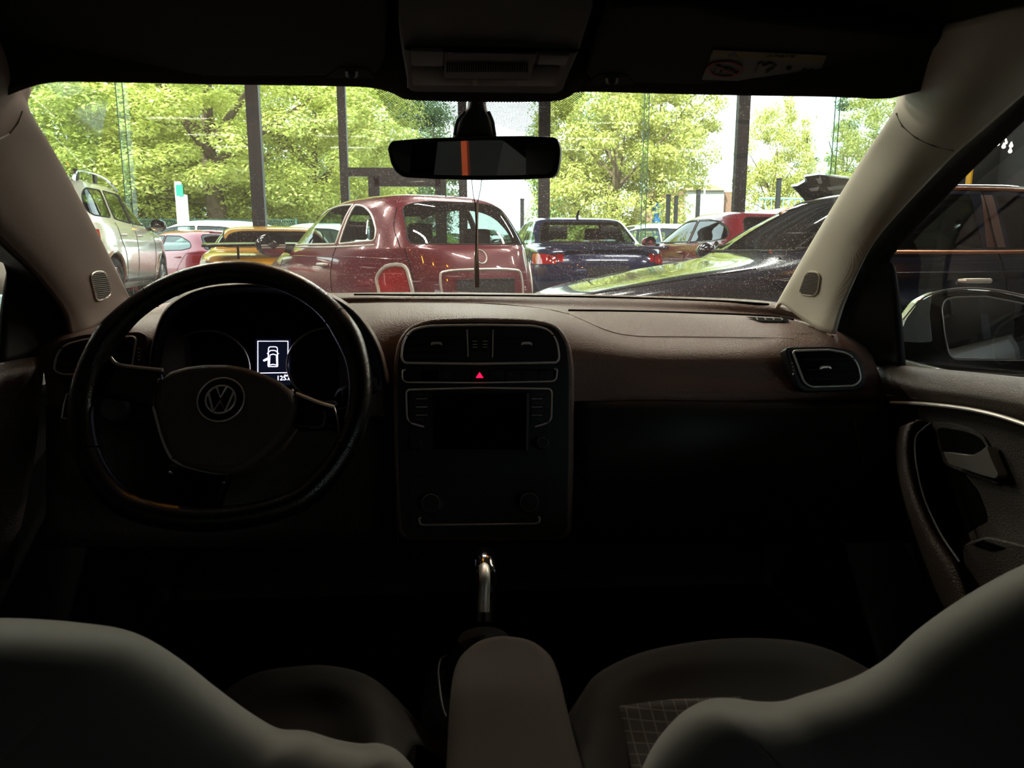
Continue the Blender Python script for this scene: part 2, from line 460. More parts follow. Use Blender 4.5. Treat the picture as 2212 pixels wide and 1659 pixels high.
# roof lining: front row follows the windscreen top, then runs back over the cabin
fr_row = [(-260, 260), (-60, 215), (25, 186), (75, 174), (150, 170), (400, 171), (700, 174), (800, 178), (850, 190), (888, 203), (1050, 207), (1200, 206), (1236, 197), (1266, 187), (1400, 190), (1600, 196), (1800, 202), (1880, 206), (1925, 208), (1990, 190), (2250, 160)]
Yf = lambda x: .83 - .10 * ((x - 1000) / 1000) ** 2
rows = [[aY(x, y, Yf(x) + .03) + V((0, .0, .03)) for x, y in fr_row], [aY(x, y, Yf(x)) for x, y in fr_row]]
def lin_row(Y, zc, ze):
    return [V(((x - 1000) / 1100 * .62, Y, zc - (zc - ze) * min(1.2, abs(x - 1000) / 1100) ** 3)) for x, y in fr_row]
rows += [lin_row(.60, 1.300, 1.20), lin_row(.40, 1.335, 1.22), lin_row(-.2, 1.35, 1.24), lin_row(-.9, 1.33, 1.22), lin_row(-1.45, 1.25, 1.1)]
mb = MB().surf(rows, 5, 4)
strip('headliner', mb, M_head, 'dark grey cloth roof lining of the car cabin', solid=.004)

# cabin shell behind and below the view
def shell(name, mbx, material, label, **k): return tag(mbx.build(name, material, **k), label, kind='structure')
shell('floor_1', MB().box((0, .1, .26), (1.38, 3.0, .04)), mat('black cabin carpet', (12, 12, 12), .95, spec=.05), 'black carpeted cabin floor between the seats and the pedals')
shell('wall_1', MB().box((0, 1.66, .58), (1.40, .04, .68)), M_blkm, 'dark bulkhead below the dashboard')
rear = MB()
rear.box((0, -1.5, .62), (1.38, .05, .70))                                  # tailgate below the rear window
for s in (-1, 1):
    rear.box((s * .55, -1.35, 1.12), (.20, .30, .42))                       # rear quarter
    rear.box((s * .62, -.10, 1.08), (.06, .16, .46), Matrix.Rotation(s * -.2, 3, 'Y'))   # door post
    rear.box((s * .72, .05, .54), (.05, 3.4, .60))                         # lower body side
shell('wall_2', rear, M_blkm, 'dark body side and tailgate lining around the back seats')
gl = MB()
gl.add([(-.5, -1.5, .97), (.5, -1.5, .97), (.42, -1.4, 1.26), (-.42, -1.4, 1.26)], [(0, 1, 2, 3)])
shell('window_4', gl, M_sideg, 'rear window of the car')

# ================================================================== dashboard
DB = thing('dashboard', 'brown moulded dashboard running below the windscreen', 'dashboard', (0, 1.2, .62))
dcols = [
 [(60, 735, 1.20), (70, 742, 1.18), (80, 750, 1.16), (85, 760, 1.14), (90, 775, 1.125), (95, 800, 1.11), (100, 830, 1.10), (105, 865, 1.09), (110, 900, 1.10)],
 [(150, 706, 1.28), (155, 712, 1.24), (158, 716, 1.20), (160, 722, 1.17), (162, 735, 1.14), (163, 770, 1.12), (163, 810, 1.11), (163, 860, 1.10), (163, 900, 1.11)],
 [(320, 664, 1.50), (330, 674, 1.39), (332, 683, 1.35), (332, 690, 1.29), (332, 703, 1.20), (332, 740, 1.15), (332, 790, 1.13), (332, 850, 1.12), (332, 900, 1.12)],
 [(480, 640, 1.62), (480, 652, 1.48), (480, 662, 1.42), (480, 670, 1.36), (480, 690, 1.30), (480, 740, 1.26), (480, 800, 1.25), (480, 850, 1.24), (480, 900, 1.24)],
 [(650, 636, 1.66), (650, 646, 1.54), (650, 655, 1.47), (650, 663, 1.40), (650, 690, 1.31), (650, 740, 1.26), (650, 800, 1.25), (650, 850, 1.24), (650, 900, 1.24)],
 [(790, 634, 1.68), (790, 644, 1.56), (790, 652, 1.49), (790, 661, 1.38), (790, 688, 1.24), (790, 740, 1.17), (795, 800, 1.15), (800, 850, 1.14), (800, 900, 1.13)],
 [(860, 633, 1.70), (860, 644, 1.57), (860, 652, 1.49), (860, 662, 1.37), (860, 688, 1.22), (858, 740, 1.165), (858, 800, 1.15), (858, 850, 1.14), (858, 900, 1.13)],
 [(1036, 634, 1.72), (1036, 644, 1.58), (1036, 654, 1.49), (1036, 665, 1.37), (1036, 686, 1.20), (1036, 740, 1.165), (1036, 800, 1.15), (1036, 850, 1.14), (1036, 900, 1.13)],
 [(1235, 637, 1.70), (1235, 647, 1.57), (1235, 661, 1.47), (1235, 674, 1.38), (1235, 700, 1.24), (1237, 750, 1.17), (1238, 800, 1.15), (1238, 850, 1.14), (1238, 900, 1.13)],
 [(1400, 641, 1.68), (1400, 651, 1.55), (1400, 666, 1.45), (1400, 684, 1.35), (1400, 728, 1.23), (1400, 765, 1.165), (1400, 810, 1.14), (1400, 858, 1.12), (1400, 880, 1.14)],
 [(1600, 648, 1.56), (1600, 658, 1.47), (1600, 675, 1.39), (1600, 693, 1.31), (1600, 732, 1.21), (1600, 770, 1.15), (1600, 815, 1.13), (1600, 862, 1.11), (1600, 884, 1.13)],
 [(1705, 662, 1.43), (1710, 672, 1.36), (1713, 683, 1.31), (1716, 699, 1.25), (1720, 733, 1.17), (1722, 770, 1.13), (1722, 815, 1.115), (1720, 858, 1.10), (1715, 880, 1.12)],
 [(1800, 708, 1.25), (1803, 716, 1.21), (1806, 724, 1.19), (1808, 735, 1.16), (1810, 752, 1.13), (1812, 780, 1.11), (1812, 820, 1.10), (1810, 856, 1.09), (1808, 880, 1.11)],
 [(1868, 752, 1.17), (1874, 760, 1.15), (1880, 768, 1.14), (1886, 780, 1.125), (1892, 795, 1.11), (1900, 815, 1.10), (1908, 840, 1.09), (1915, 862, 1.085), (1918, 890, 1.10)]]
for c in dcols[3:12]:
    x, y, Y = c[2]; c[2] = (x, y + 4.5, Y + .03)
    x, y, Y = c[1]; c[1] = (x, y - 1, Y - .02)
mb = MB().surf([[aY(*q) for q in c] for c in dcols], 6, 5)
DB_BVH = BVHTree.FromPolygons([tuple(p) for p in mb.v], mb.f)
mb.build('dash_top', M_pad, DB, solid=.004, angle=60)
# groove below the glass; pale tubes paint the highlights along the dash creases
def crease(name, pts, r, material, off=.0024, par=DB, bvh=None):
    P = [on_bvh(bvh or DB_BVH, a, b, off) for a, b in pts]
    return MB().tube(crom([p for p in P if p], 4), r, 6).build(name, material, par)
M_dark = mat('dark gap', (6, 6, 6), .9, spec=.05)
crease('groove', [(1228, 674), (1320, 675), (1420, 677), (1520, 680), (1600, 683), (1670, 687), (1712, 694)], .0028, M_dark)
crease('lid_crease_highlight', [(1222, 678), (1250, 690), (1290, 708), (1330, 722), (1380, 729), (1450, 730), (1550, 731), (1640, 732), (1715, 735)], .0005, mat('crease highlight', (150, 132, 122), .5))
crease('ridge_highlight', [(760, 651), (900, 653), (1040, 657), (1130, 664), (1190, 672), (1228, 681)], .0010, mat('crease highlight', (150, 132, 122), .5))
crease('glass_gap', [(765, 640), (900, 641), (1036, 641.5), (1235, 644), (1400, 648), (1560, 654), (1660, 661)], .003, M_dark)
crease('end_ridge_highlight', [(1748, 708), (1770, 715), (1785, 722), (1797, 730)], .0030, mat('crease highlight', (150, 132, 122), .5))
# demist slot on the right of the dash top
g = MB()
sl = [on_bvh(DB_BVH, *q, .0045) for q in fillet([V((1608, 689)), V((1700, 694)), V((1706, 701)), V((1645, 699))], 6, 4)]
g.add(sl, [tuple(range(len(sl)))])
slot = g.build('demist_slot', M_dark, DB)
for x in (1632, 1650, 1668, 1686):
    MB().tube([on_bvh(DB_BVH, x, 690.5 + (x - 1632) * .05, .006), on_bvh(DB_BVH, x + 5, 699, .006)], .0012, 5).build('slot_rib', M_pad, slot)
PLD = Plane(on_bvh(DB_BVH, 1745, 722), (-.1, -.55, .82))
lettering('airbag_lettering', 'AIRBAG', PLD, 1740, 722, 7, M_padlo, DB, .003)

# lower passenger side: glovebox
g = MB().surf([[aY(1245, 868, 1.14), aY(1420, 866, 1.13), aY(1620, 868, 1.12), aY(1800, 866, 1.10), aY(1925, 870, 1.09)],
               [aY(1245, 885, 1.12), aY(1420, 884, 1.10), aY(1620, 886, 1.09), aY(1800, 886, 1.07), aY(1935, 900, 1.06)],
               [aY(1245, 1000, 1.10), aY(1420, 1000, 1.08), aY(1620, 1000, 1.07), aY(1800, 1000, 1.05), aY(1950, 1010, 1.04)],
               [aY(1245, 1170, 1.12), aY(1420, 1170, 1.10), aY(1620, 1170, 1.09), aY(1800, 1170, 1.07), aY(1980, 1170, 1.06)]], 5, 5)
gb = g.build('glovebox_lid', M_blk, DB, solid=.006)
MB().tube(curve_px([(1845, 905, 1.052), (1855, 960, 1.042), (1868, 1010, 1.035)], 6), .0008, 6).build('lid_gap', M_cons, gb)
MB().surf([[aY(100, 870, 1.10), aY(330, 880, 1.13), aY(600, 880, 1.20), aY(860, 880, 1.15)],
           [aY(100, 1000, 1.06), aY(330, 1000, 1.10), aY(600, 1000, 1.16), aY(860, 1000, 1.12)],
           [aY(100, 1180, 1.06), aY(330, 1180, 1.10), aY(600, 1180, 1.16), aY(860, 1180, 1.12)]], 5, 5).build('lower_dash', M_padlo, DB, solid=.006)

# ---- centre stack
STK = Plane(aY(1036, 700, 1.125), (0, -.945, .327))
def pxo(pl, pts, off=0.0): return [pl.at(q[0], q[1], off) for q in pts]
so = fillet([V(q) for q in ((858, 1168), (850, 1000), (848, 790), (858, 735), (882, 702), (930, 686), (1036, 683), (1150, 686), (1205, 698), (1232, 735), (1241, 790), (1241, 1000), (1235, 1168))], 30, 4)
MB().prism(pxo(STK, so), -STK.n * .07).build('centre_surround', M_pad, DB, bevel=.010, seg=4)
si = fillet([V(q) for q in ((868, 1160), (860, 1000), (858, 790), (866, 740), (888, 712), (930, 697), (1036, 695), (1150, 697), (1200, 706), (1222, 738), (1230, 790), (1230, 1000), (1226, 1160))], 26, 4)
MB().prism(pxo(STK, si, .0015), -STK.n * .05).build('centre_panel', M_blk, DB, bevel=.002)
def vent(pl, outline, rad, slats, tabp, thumb=None, parent=DB, back=0.012):
    """air vent: dark cavity, chrome rim, slats and a chrome tab"""
    P = fillet([V(q) for q in outline], rad, 5)
    cav = MB().prism(pxo(pl, P, .001), -pl.n * back).build('air_vent', M_pian, parent, bevel=.001)
    for x0, x1, y, dy in slats:
        g = MB(); a, b = pl.at(x0, y, .003), pl.at(x1, y + dy, .003)
        mid = (a + b) / 2; L = (b - a).length
        g.box(mid, (L, .007, .0016), Matrix((pl.r, -pl.n, pl.u)).transposed() @ Matrix.Rotation(.35, 3, 'X'))
        g.build('slat', M_blk, cav)
    for tx, ty in tabp:
        q = pl.at(tx, ty, .006)
        T = [pl.rel(q, *d) for d in ((-.0085, -.003), (-.0085, .001), (-.005, .003), (.005, .003), (.0085, .001), (.0085, -.003), (.004, -.001), (-.004, -.001))]
        MB().prism(T, pl.n * .006).build('vent_tab', M_chr, cav, bevel=.0012)
    return cav
cv = [(867, 772), (871, 738), (888, 713), (925, 704), (1040, 702), (1155, 704), (1188, 713), (1204, 740), (1208, 772), (1203, 783), (1036, 786), (873, 784)]
slL = [(878, 1003, y, 0) for y in (724, 739, 754, 769)]
slR = [(1070, 1198, y, 0) for y in (724, 739, 754, 769)]
vc = vent(STK, cv, [8, 14, 22, 30, 0, 30, 22, 14, 8, 10, 0, 10], slL + slR, [(943, 744), (1137, 744)])
MB().tube(pxo(STK, fillet([V(q) for q in cv], [8, 14, 22, 30, 0, 30, 22, 14, 8, 10, 0, 10], 5), .0025), .0019, 8, closed=True).build('vent_rim', M_chr, vc)
for xs in ((1009, 712, 1011, 770), (1065, 712, 1064, 772)):
    MB().tube([STK.at(xs[0], xs[1], .003), STK.at(xs[2], xs[3], .003)], .0011, 6).build('vent_divider', M_chr, vc)
tw = MB().prism(pxo(STK, [(1018, 716), (1056, 716), (1056, 775), (1018, 775)], .002), -STK.n * .003).build('thumbwheel_panel', M_blk, vc, bevel=.001)
for x in (1027, 1049):
    wl = MB().lathe([(0, -.003), (.014, -.003), (.0145, 0), (.014, .003), (0, .003)], STK.at(x, 746, -.0065), STK.r, 24).build('thumbwheel', M_blkm, tw)
for x in (1026, 1048):
    for y, w in ((737, 5), (744, 5), (750, 5)):
        MB().tube([STK.at(x - w, y, .0082), STK.at(x + w, y, .0082)], .0005, 5).build('wheel_mark', M_chr, tw)
# switch row
sr = MB().prism(pxo(STK, fillet([V(q) for q in ((870, 799), (1203, 797), (1200, 823), (875, 825))], 5, 3), .003), -STK.n * .006).build('switch_row', M_pian, DB, bevel=.001)
MB().tube(pxo(STK, fillet([V(q) for q in ((876, 799), (869, 800), (869, 820), (877, 826), (1036, 827), (1195, 824), (1202, 818), (1204, 798), (1197, 797))], 6, 4, closed=False), .0035), .0013, 6).build('row_trim', M_chr, sr)
bx = [876, 910, 946, 982, 1018, 1054, 1090, 1126, 1162, 1196]
for i in range(9):
    if i == 1: continue
    MB().prism(pxo(STK, [(bx[i] + 1.2, 799.5), (bx[i + 1] - 1.2, 799.5), (bx[i + 1] - 1.2, 822), (bx[i] + 1.2, 822)], .0042), -STK.n * .004).build('switch', M_blk, sr, bevel=.0008)
hz = [STK.at(*q, .0052) for q in ((1036, 804), (1044, 816), (1028, 816))]
MB().prism(hz, -STK.n * .0006).build('hazard_triangle', M_red, sr)
for txt, x, y, h in (('A', 964, 805, 5), ('OFF', 964, 814, 5), ('PASSENGER', 1072, 802.5, 3.2), ('AIR BAG', 1072, 807.5, 3.2), ('P', 1104, 810, 8), ('<', 1112, 811, 6)):
    lettering('legend', txt, STK, x, y, h, M_legend, sr, .0046)
MB().tube(pxo(STK, ellipse(964, 805, 5, 5, 16), .0046), .0003, 4, closed=True).build('legend_ring', M_legend, sr)
MB().tube(pxo(STK, [(995, 802), (1005, 802), (1005, 809), (995, 809)], .0046), .0003, 4, closed=True).build('legend_screen', M_legend, sr)

# side vents
PVR = Plane(aY(1790, 797, 1.085), (-.12, -.95, .28))
vr = [(1712, 758), (1790, 756), (1832, 763), (1852, 784), (1860, 820), (1846, 833), (1752, 836), (1737, 826)]
o_ = fillet([V(q) for q in ((1694, 750), (1790, 748), (1842, 756), (1864, 780), (1872, 828), (1855, 843), (1740, 846), (1722, 836))], 12, 4)
bz = MB().prism(pxo(PVR, o_, -.002), -PVR.n * .03).build('vent_bezel', M_blk, DB, bevel=.004)
v_ = vent(PVR, vr, [8, 0, 20, 20, 16, 12, 8, 10], [(1738, 1846, 775, 0), (1742, 1852, 797, 0), (1744, 1852, 817, 0)], [(1781, 795)])
MB().tube(pxo(PVR, fillet([V(q) for q in vr], [8, 0, 20, 20, 16, 12, 8, 10], 5), .002), .0017, 8, closed=True).build('vent_rim', M_chr, v_)
for y in (784, 792, 800): MB().tube([PVR.at(1709 + (y - 784) * .2, y, .001), PVR.at(1713 + (y - 784) * .2, y + .5, .001)], .0006, 5).build('wheel_mark', M_chr, v_)
MB().prism([PVR.at(*q, .001) for q in ((1710, 806), (1716, 806), (1713, 811))], PVR.n * .0006).build('wheel_mark', M_chr, v_)
PVL = Plane(aY(210, 770, 1.085), (.12, -.95, .28))
vl = [(116, 800), (122, 768), (140, 745), (185, 733), (288, 727), (294, 734), (285, 795), (272, 808), (134, 809)]
o_ = fillet([V(q) for q in ((104, 812), (108, 765), (130, 735), (180, 722), (300, 716), (318, 724), (312, 800), (290, 818), (128, 822))], 12, 4)
MB().prism(pxo(PVL, o_, -.002), -PVL.n * .03).build('vent_bezel', M_padlo, DB, bevel=.004)
v_ = vent(PVL, vl, [12, 14, 18, 18, 6, 6, 10, 10, 10], [(132, 280, 752, 0), (126, 280, 772, 0), (124, 280, 792, 0)], [(205, 770)])
MB().tube(pxo(PVL, fillet([V(q) for q in vl], [12, 14, 18, 18, 6, 6, 10, 10, 10], 5), .002), .0017, 8, closed=True).build('vent_rim', M_chr, v_)
for y in (753, 761, 769): MB().tube([PVL.at(297, y, .001), PVL.at(303, y + .3, .001)], .0006, 5).build('wheel_mark', M_chr, v_)
MB().prism([PVL.at(*q, .001) for q in ((297, 775), (303, 775), (300, 780))], PVL.n * .0006).build('wheel_mark', M_chr, v_)
# light switch beside the wheel
ls = MB().prism(pxo(PVL, fillet([V(q) for q in ((142, 850), (300, 850), (300, 908), (132, 908))], 6, 3), -.004), -PVL.n * .02).build('light_switch_panel', M_blk, DB, bevel=.002)
MB().tube(pxo(PVL, [(158, 850), (144, 851), (137, 875), (133, 903), (150, 905)], -.003), .0012, 6).build('panel_trim', M_chr, ls)
MB().lathe([(0, .016), (.016, .016), (.019, .012), (.02, 0)], PVL.at(252, 884, -.004), PVL.n, 28).build('rotary_knob', M_cons, ls)

# ---- instrument hood and cluster
front = [(322, 830), (328, 770), (338, 722), (358, 676), (392, 646), (440, 626), (500, 618), (570, 617), (640, 624), (705, 640), (760, 672), (800, 722), (822, 770), (835, 830)]
hood = [[aY(x, y, 1.06) for x, y in front],
        [aY(479 + (x - 479) * 1.012 + .6, y - 5, 1.09) for x, y in front],
        [aY(560 + (x - 560) * 1.0, y - 6 + max(0, (y - 700)) * .05, 1.17) for x, y in front],
        [aY(560 + (x - 560) * 1.0, max(y + 4, 636), 1.32) for x, y in front]]
MB().surf(hood, 5, 4).build('instrument_hood', M_pad, DB, solid=.003, angle=60)
inn = [[aY(579 + (x - 579) * .995, y + 2, 1.058) for x, y in front],
       [aY(579 + (x - 579) * .93, 760 + (y - 760) * .95, 1.12) for x, y in front],
       [aY(579 + (x - 579) * .90, 770 + (y - 770) * .90, 1.205) for x, y in front]]
MB().surf(inn, 4, 4).build('hood_lining', M_blkm, DB, solid=.002)
CL = Plane(aY(579, 770, 1.20), (0, -.97, .22))
cl = MB().prism(pxo(CL, [(338, 870), (345, 720), (395, 655), (500, 626), (640, 630), (755, 662), (815, 740), (822, 870)]), -CL.n * .01).build('instrument_cluster', M_blkm, DB)
for cx, cy, rx, ry in ((447, 798, 92, 84), (712, 788, 92, 80)):
    rr = MB().tube(pxo(CL, ellipse(cx, cy, rx, ry, 56), .006), .0018, 6, closed=True).build('gauge_ring', M_chr, cl)
    MB().prism(pxo(CL, ellipse(cx, cy, rx - 2, ry - 2, 40), .003), -CL.n * .003).build('gauge_face', mat('black gauge face', (4, 4, 5), .4), cl)
for cx, cy, r in ((704, 793, 9), (704, 833, 6)):
    MB().tube(pxo(CL, ellipse(cx, cy, r, r, 24), .006), .0004, 5, closed=True).build('gauge_lens', M_cons, cl)
dsp = MB().prism(pxo(CL, [(552, 732), (627, 732), (627, 832), (552, 832)], .004), -CL.n * .004).build('trip_display', M_lcd, cl)
MB().tube(pxo(CL, [(557, 737), (622, 737), (622, 805), (557, 806)], .0045), .0007, 5, closed=True).build('display_frame', M_lcdw, dsp)
ic = MB()
def icl(pts, closed=False): ic.tube(pxo(CL, pts, .0046), .0006, 5, closed=closed)
icl(fillet([V(q) for q in ((580, 749), (599, 749), (600, 790), (599, 792), (580, 792), (579, 790))], 5, 4), True)
icl([(581, 760), (585, 757), (594, 757), (598, 760)]); icl([(583, 767), (590, 765), (597, 767)]); icl([(583, 768), (582, 788)]); icl([(597, 768), (598, 788)]); icl([(581, 789), (590, 787), (599, 789)])
icl([(577, 764), (579, 763)]); icl([(602, 764), (600, 763)])
ic.build('car_icon', M_lcdw, dsp)
MB().prism(pxo(CL, fillet([V(q) for q in ((579, 772), (580, 777), (570, 781), (568, 778))], 2, 3), .0046), CL.n * .0005).build('open_door_icon', M_lcdw, dsp)
lettering('trip_figure', '125.6', CL, 613, 817, 10, M_lcdw, dsp, .0046)
lettering('trip_unit', 'km', CL, 619, 811, 5, M_lcdw, dsp, .0046)

# ================================================================== radio and climate panel
RD = thing('car_radio', 'black touchscreen radio unit with its screen off in the centre of the dashboard', 'radio', STK.at(1036, 985, .002))
MB().prism(pxo(STK, fillet([V(q) for q in ((882, 846), (1036, 843), (1188, 845), (1186, 990), (886, 990))], 10, 4), .004), -STK.n * .002).build('bezel', M_blk, RD, bevel=.001)
MB().prism(pxo(STK, fillet([V(q) for q in ((934, 848), (1139, 848), (1137, 972), (936, 972))], 4, 3), .0055), -STK.n * .002).build('screen', M_scr, RD, bevel=.0006)
MB().tube(pxo(STK, [(1140, 850), (1138, 972)], .006), .0022, 6).build('screen_edge', M_cons, RD)
MB().tube(pxo(STK, [(936, 974), (1138, 974)], .006), .0014, 6).build('screen_edge', M_blk, RD)
tr = fillet([V(q) for q in ((916, 922), (890, 915), (879, 905), (877, 842), (1036, 838), (1192, 840), (1191, 905), (1180, 915), (1156, 922))], [0, 6, 8, 10, 0, 10, 8, 6, 0], 4, closed=False)
MB().tube(pxo(STK, tr, .0045), .0015, 6).build('chrome_surround', M_chr, RD)
for i, (a, b) in enumerate((('RADIO', 'NAV'), ('MEDIA', 'TRAFFIC'), ('PHONE', 'CAR'), ('VOICE', 'MENU'))):
    y = 853 + 17.6 * i
    for t, x in ((a, 904), (b, 1167)):
        bt = MB().prism(pxo(STK, [(x - 20, y - 7.5), (x + 20, y - 7.5), (x + 20, y + 7.5), (x - 20, y + 7.5)], .0058), -STK.n * .003).build('radio_button', M_blk, RD, bevel=.0008)
        lettering('button_legend', t, STK, x, y, 5.2, M_legend, bt, .0062)
    if i < 3:
        for x0, x1 in ((899, 923), (1148, 1172)):
            MB().tube([STK.at(x0, y + 8.6, .0062), STK.at(x1, y + 8.6, .0062)], .0005, 5).build('button_rule', M_chr, RD)
def knob(px, py, r, parent, pl=STK, h=.016, ring=M_chr, base=M_blk):
    k = MB().lathe([(0, h), (r * .8, h), (r * .86, h * .93), (r * .95, h * .1), (r * 1.25, 0), (r * 1.3, -.0004)], pl.at(px, py, .003), pl.n, 32).build('knob', base, parent)
    MB().lathe([(r * .86, h * .96), (r * .82, h * 1.03), (r * .78, h * .96)], pl.at(px, py, .003), pl.n, 40).build('knob_ring', ring, k)
    MB().lathe([(r * 1.25, .0), (r * 1.32, .001), (r * 1.36, 0)], pl.at(px, py, .003), pl.n, 40).build('knob_collar', M_cons, k)
knob(898, 960, .0095, RD, ring=M_cons); knob(1170, 958, .0095, RD)
CP = thing('climate_control_panel', 'black climate control panel with two round knobs low on the centre stack', 'control panel', STK.at(1036, 1140, .002))
MB().prism(pxo(STK, fillet([V(q) for q in ((880, 1030), (1192, 1030), (1186, 1150), (888, 1150))], 10, 4), .004), -STK.n * .002).build('faceplate', M_blk, CP, bevel=.001)
knob(932, 1087, .0155, CP, h=.02); knob(1141, 1085, .0155, CP, h=.02)
MB().tube(pxo(STK, fillet([V(q) for q in ((910, 1119), (905, 1119), (907, 1131), (914, 1134), (1036, 1133), (1158, 1131), (1165, 1128), (1166, 1117), (1161, 1117))], 3, 3, closed=False), .0048), .0015, 6).build('chrome_trim', M_chr, CP)
for i, x in enumerate((930, 960, 990, 1020, 1050, 1080, 1110, 1140)):
    b = MB().prism(pxo(STK, [(x - 13, 1117), (x + 13, 1117), (x + 13, 1129), (x - 13, 1129)], .0056), -STK.n * .003).build('climate_button', M_blk, CP, bevel=.0008)
    MB().tube(pxo(STK, ellipse(x, 1123, 3.5, 2.6, 10), .006), .0003, 4, closed=True).build('legend_mark', M_legend, b)

# ================================================================== steering wheel
WC = V((-.323, .94, .874)); wa = math.radians(29)
WP = Plane(WC, (0, -math.cos(wa), math.sin(wa)))
SW = thing('steering_wheel', 'black leather steering wheel with a flattened bottom in front of the driver seat', 'steering wheel', WC)
rim = []
R0 = .1715
for i in range(96):
    a = 2 * PI * i / 96
    x, y = R0 * math.cos(a), R0 * math.sin(a)
    if y < -.135: y = -.135 - (abs(y) - .135) * .62
    rim.append(WP.rel(WC, x, y))
rad = []
for i in range(96):
    a = math.degrees(2 * PI * i / 96)
    bump = sum(math.exp(-((a - c) / 9) ** 2) for c in (28, 152))
    rad.append(.0148 + .0022 * bump)
MB().tube(rim, rad, 16, closed=True, up=WP.n).build('rim', M_leath, SW, angle=70)
for a in (38, 128, 205, 335):
    x, y = R0 * math.cos(math.radians(a)), R0 * math.sin(math.radians(a))
    c_, s_ = math.cos(math.radians(a)), math.sin(math.radians(a))
    MB().tube([WP.rel(WC, x + c_ * .0152 * math.cos(t), y + s_ * .0152 * math.cos(t), .0152 * math.sin(t)) for t in [2 * PI * k / 20 for k in range(20)]], .0009, 5, closed=True).build('rim_seam', M_blkm, SW)
cov = [(331, 872), (334, 846), (344, 818), (364, 800), (400, 789), (440, 784), (490, 784), (530, 791), (570, 805), (605, 822), (630, 842), (641, 866), (639, 890), (626, 918), (600, 955), (565, 990), (532, 1011), (505, 1019), (470, 1021), (430, 1014), (392, 1003), (370, 988), (355, 958), (341, 915)]
MB().prism(pxo(WP, [tuple(p) for p in fillet([V(q) for q in cov], 6, 3)], -.004), -WP.n * .045).build('airbag_cover', M_airb, SW, bevel=.011, seg=5)
trim = [q for q in cov if q[1] > 838]
k0 = cov.index((641, 866)); low = cov[k0 - 1:] + cov[:3]
MB().tube(crom(pxo(WP, low, -.014), 4), .0022, 6).build('cover_trim', M_chr, SW)
MB().tube(crom(pxo(WP, [(372, 990), (400, 996), (440, 1005), (480, 1008), (515, 1003), (545, 984), (580, 955)], -.0035), 4), .0012, 6).build('cover_crease', M_padlo, SW)
def spoke(pts, off, th, bev, name='spoke', material=M_pian):
    return MB().prism(pxo(WP, pts, off), -WP.n * th).build(name, material, SW, bevel=bev, seg=3)
sl_ = spoke([(196, 778), (240, 770), (262, 786), (345, 797), (352, 850), (345, 890), (320, 882), (268, 858), (190, 850)], -.012, .022, .005)
MB().tube(crom(pxo(WP, [(238, 772), (252, 786), (285, 792), (320, 796), (352, 799)], -.0105), 5), .0024, 6).build('spoke_trim', M_chr, sl_)
sr_ = spoke([(620, 835), (660, 852), (725, 880), (770, 872), (775, 920), (728, 935), (715, 922), (640, 925), (610, 900)], -.012, .022, .005)
MB().tube(crom(pxo(WP, [(640, 850), (665, 860), (690, 870), (722, 879)], -.0105), 5), .0024, 6).build('spoke_trim', M_chr, sr_)
MB().tube(crom(pxo(WP, [(722, 880), (730, 910), (732, 945), (730, 975), (715, 1010), (690, 1045)], -.0105), 5), .0011, 6).build('leather_edge', M_chr, sr_)
MB().tube(crom(pxo(WP, [(668, 924), (690, 923), (699, 915), (702, 900), (700, 888)], -.0108), 5), .0012, 6).build('button_rim', M_cons, sr_)
MB().prism(pxo(WP, fillet([V(q) for q in ((655, 872), (696, 886), (698, 915), (660, 918))], 6, 3), -.0105), -WP.n * .005).build('button_pad', M_blk, sr_, bevel=.001)
MB().prism(pxo(WP, fillet([V(q) for q in ((262, 806), (322, 815), (326, 860), (270, 842))], 6, 3), -.0105), -WP.n * .005).build('button_pad', M_blk, sl_, bevel=.001)
sb = spoke([(362, 1000), (392, 1003), (470, 1022), (500, 1018), (480, 1060), (462, 1128), (352, 1118), (356, 1060)], -.014, .02, .005)
for q in ((368, 1021), (482, 1043)):
    MB().ball(WP.at(q[0], q[1], -.012), .0022, 8).build('spoke_glint', M_chrb, sb)  # bright balls painting the glints on the lower spoke
# emblem: ring, roundel, letters
ecx, ecy = 477, 863
MB().lathe([(0, .0), (.0285, .0), (.0290, -.002)], WP.at(ecx, ecy, -.0015), WP.n, 40).build('emblem', M_pian, SW)
em = bpy.data.objects['emblem']
ec = WP.at(ecx, ecy, -.0012); er = .0182
MB().tube([WP.rel(ec, .0288 * math.cos(t), .0288 * math.sin(t)) for t in [2 * PI * k / 48 for k in range(48)]], .0010, 6, closed=True).build('emblem_ring', M_chr, em)
MB().tube([WP.rel(ec, er * math.cos(t), er * math.sin(t), .001) for t in [2 * PI * k / 40 for k in range(40)]], .0012, 6, closed=True).build('roundel', M_chr, em)
for nm, pts in (('letter_v', [(-.36, .92), (0, .12), (.36, .92)]), ('letter_w', [(-.86, .50), (-.40, -.90), (0, -.12), (.40, -.90), (.86, .50)])):
    MB().tube([WP.rel(ec, er * x, er * y, .002) for x, y in pts], .0016, 5).build(nm, M_chr, em)

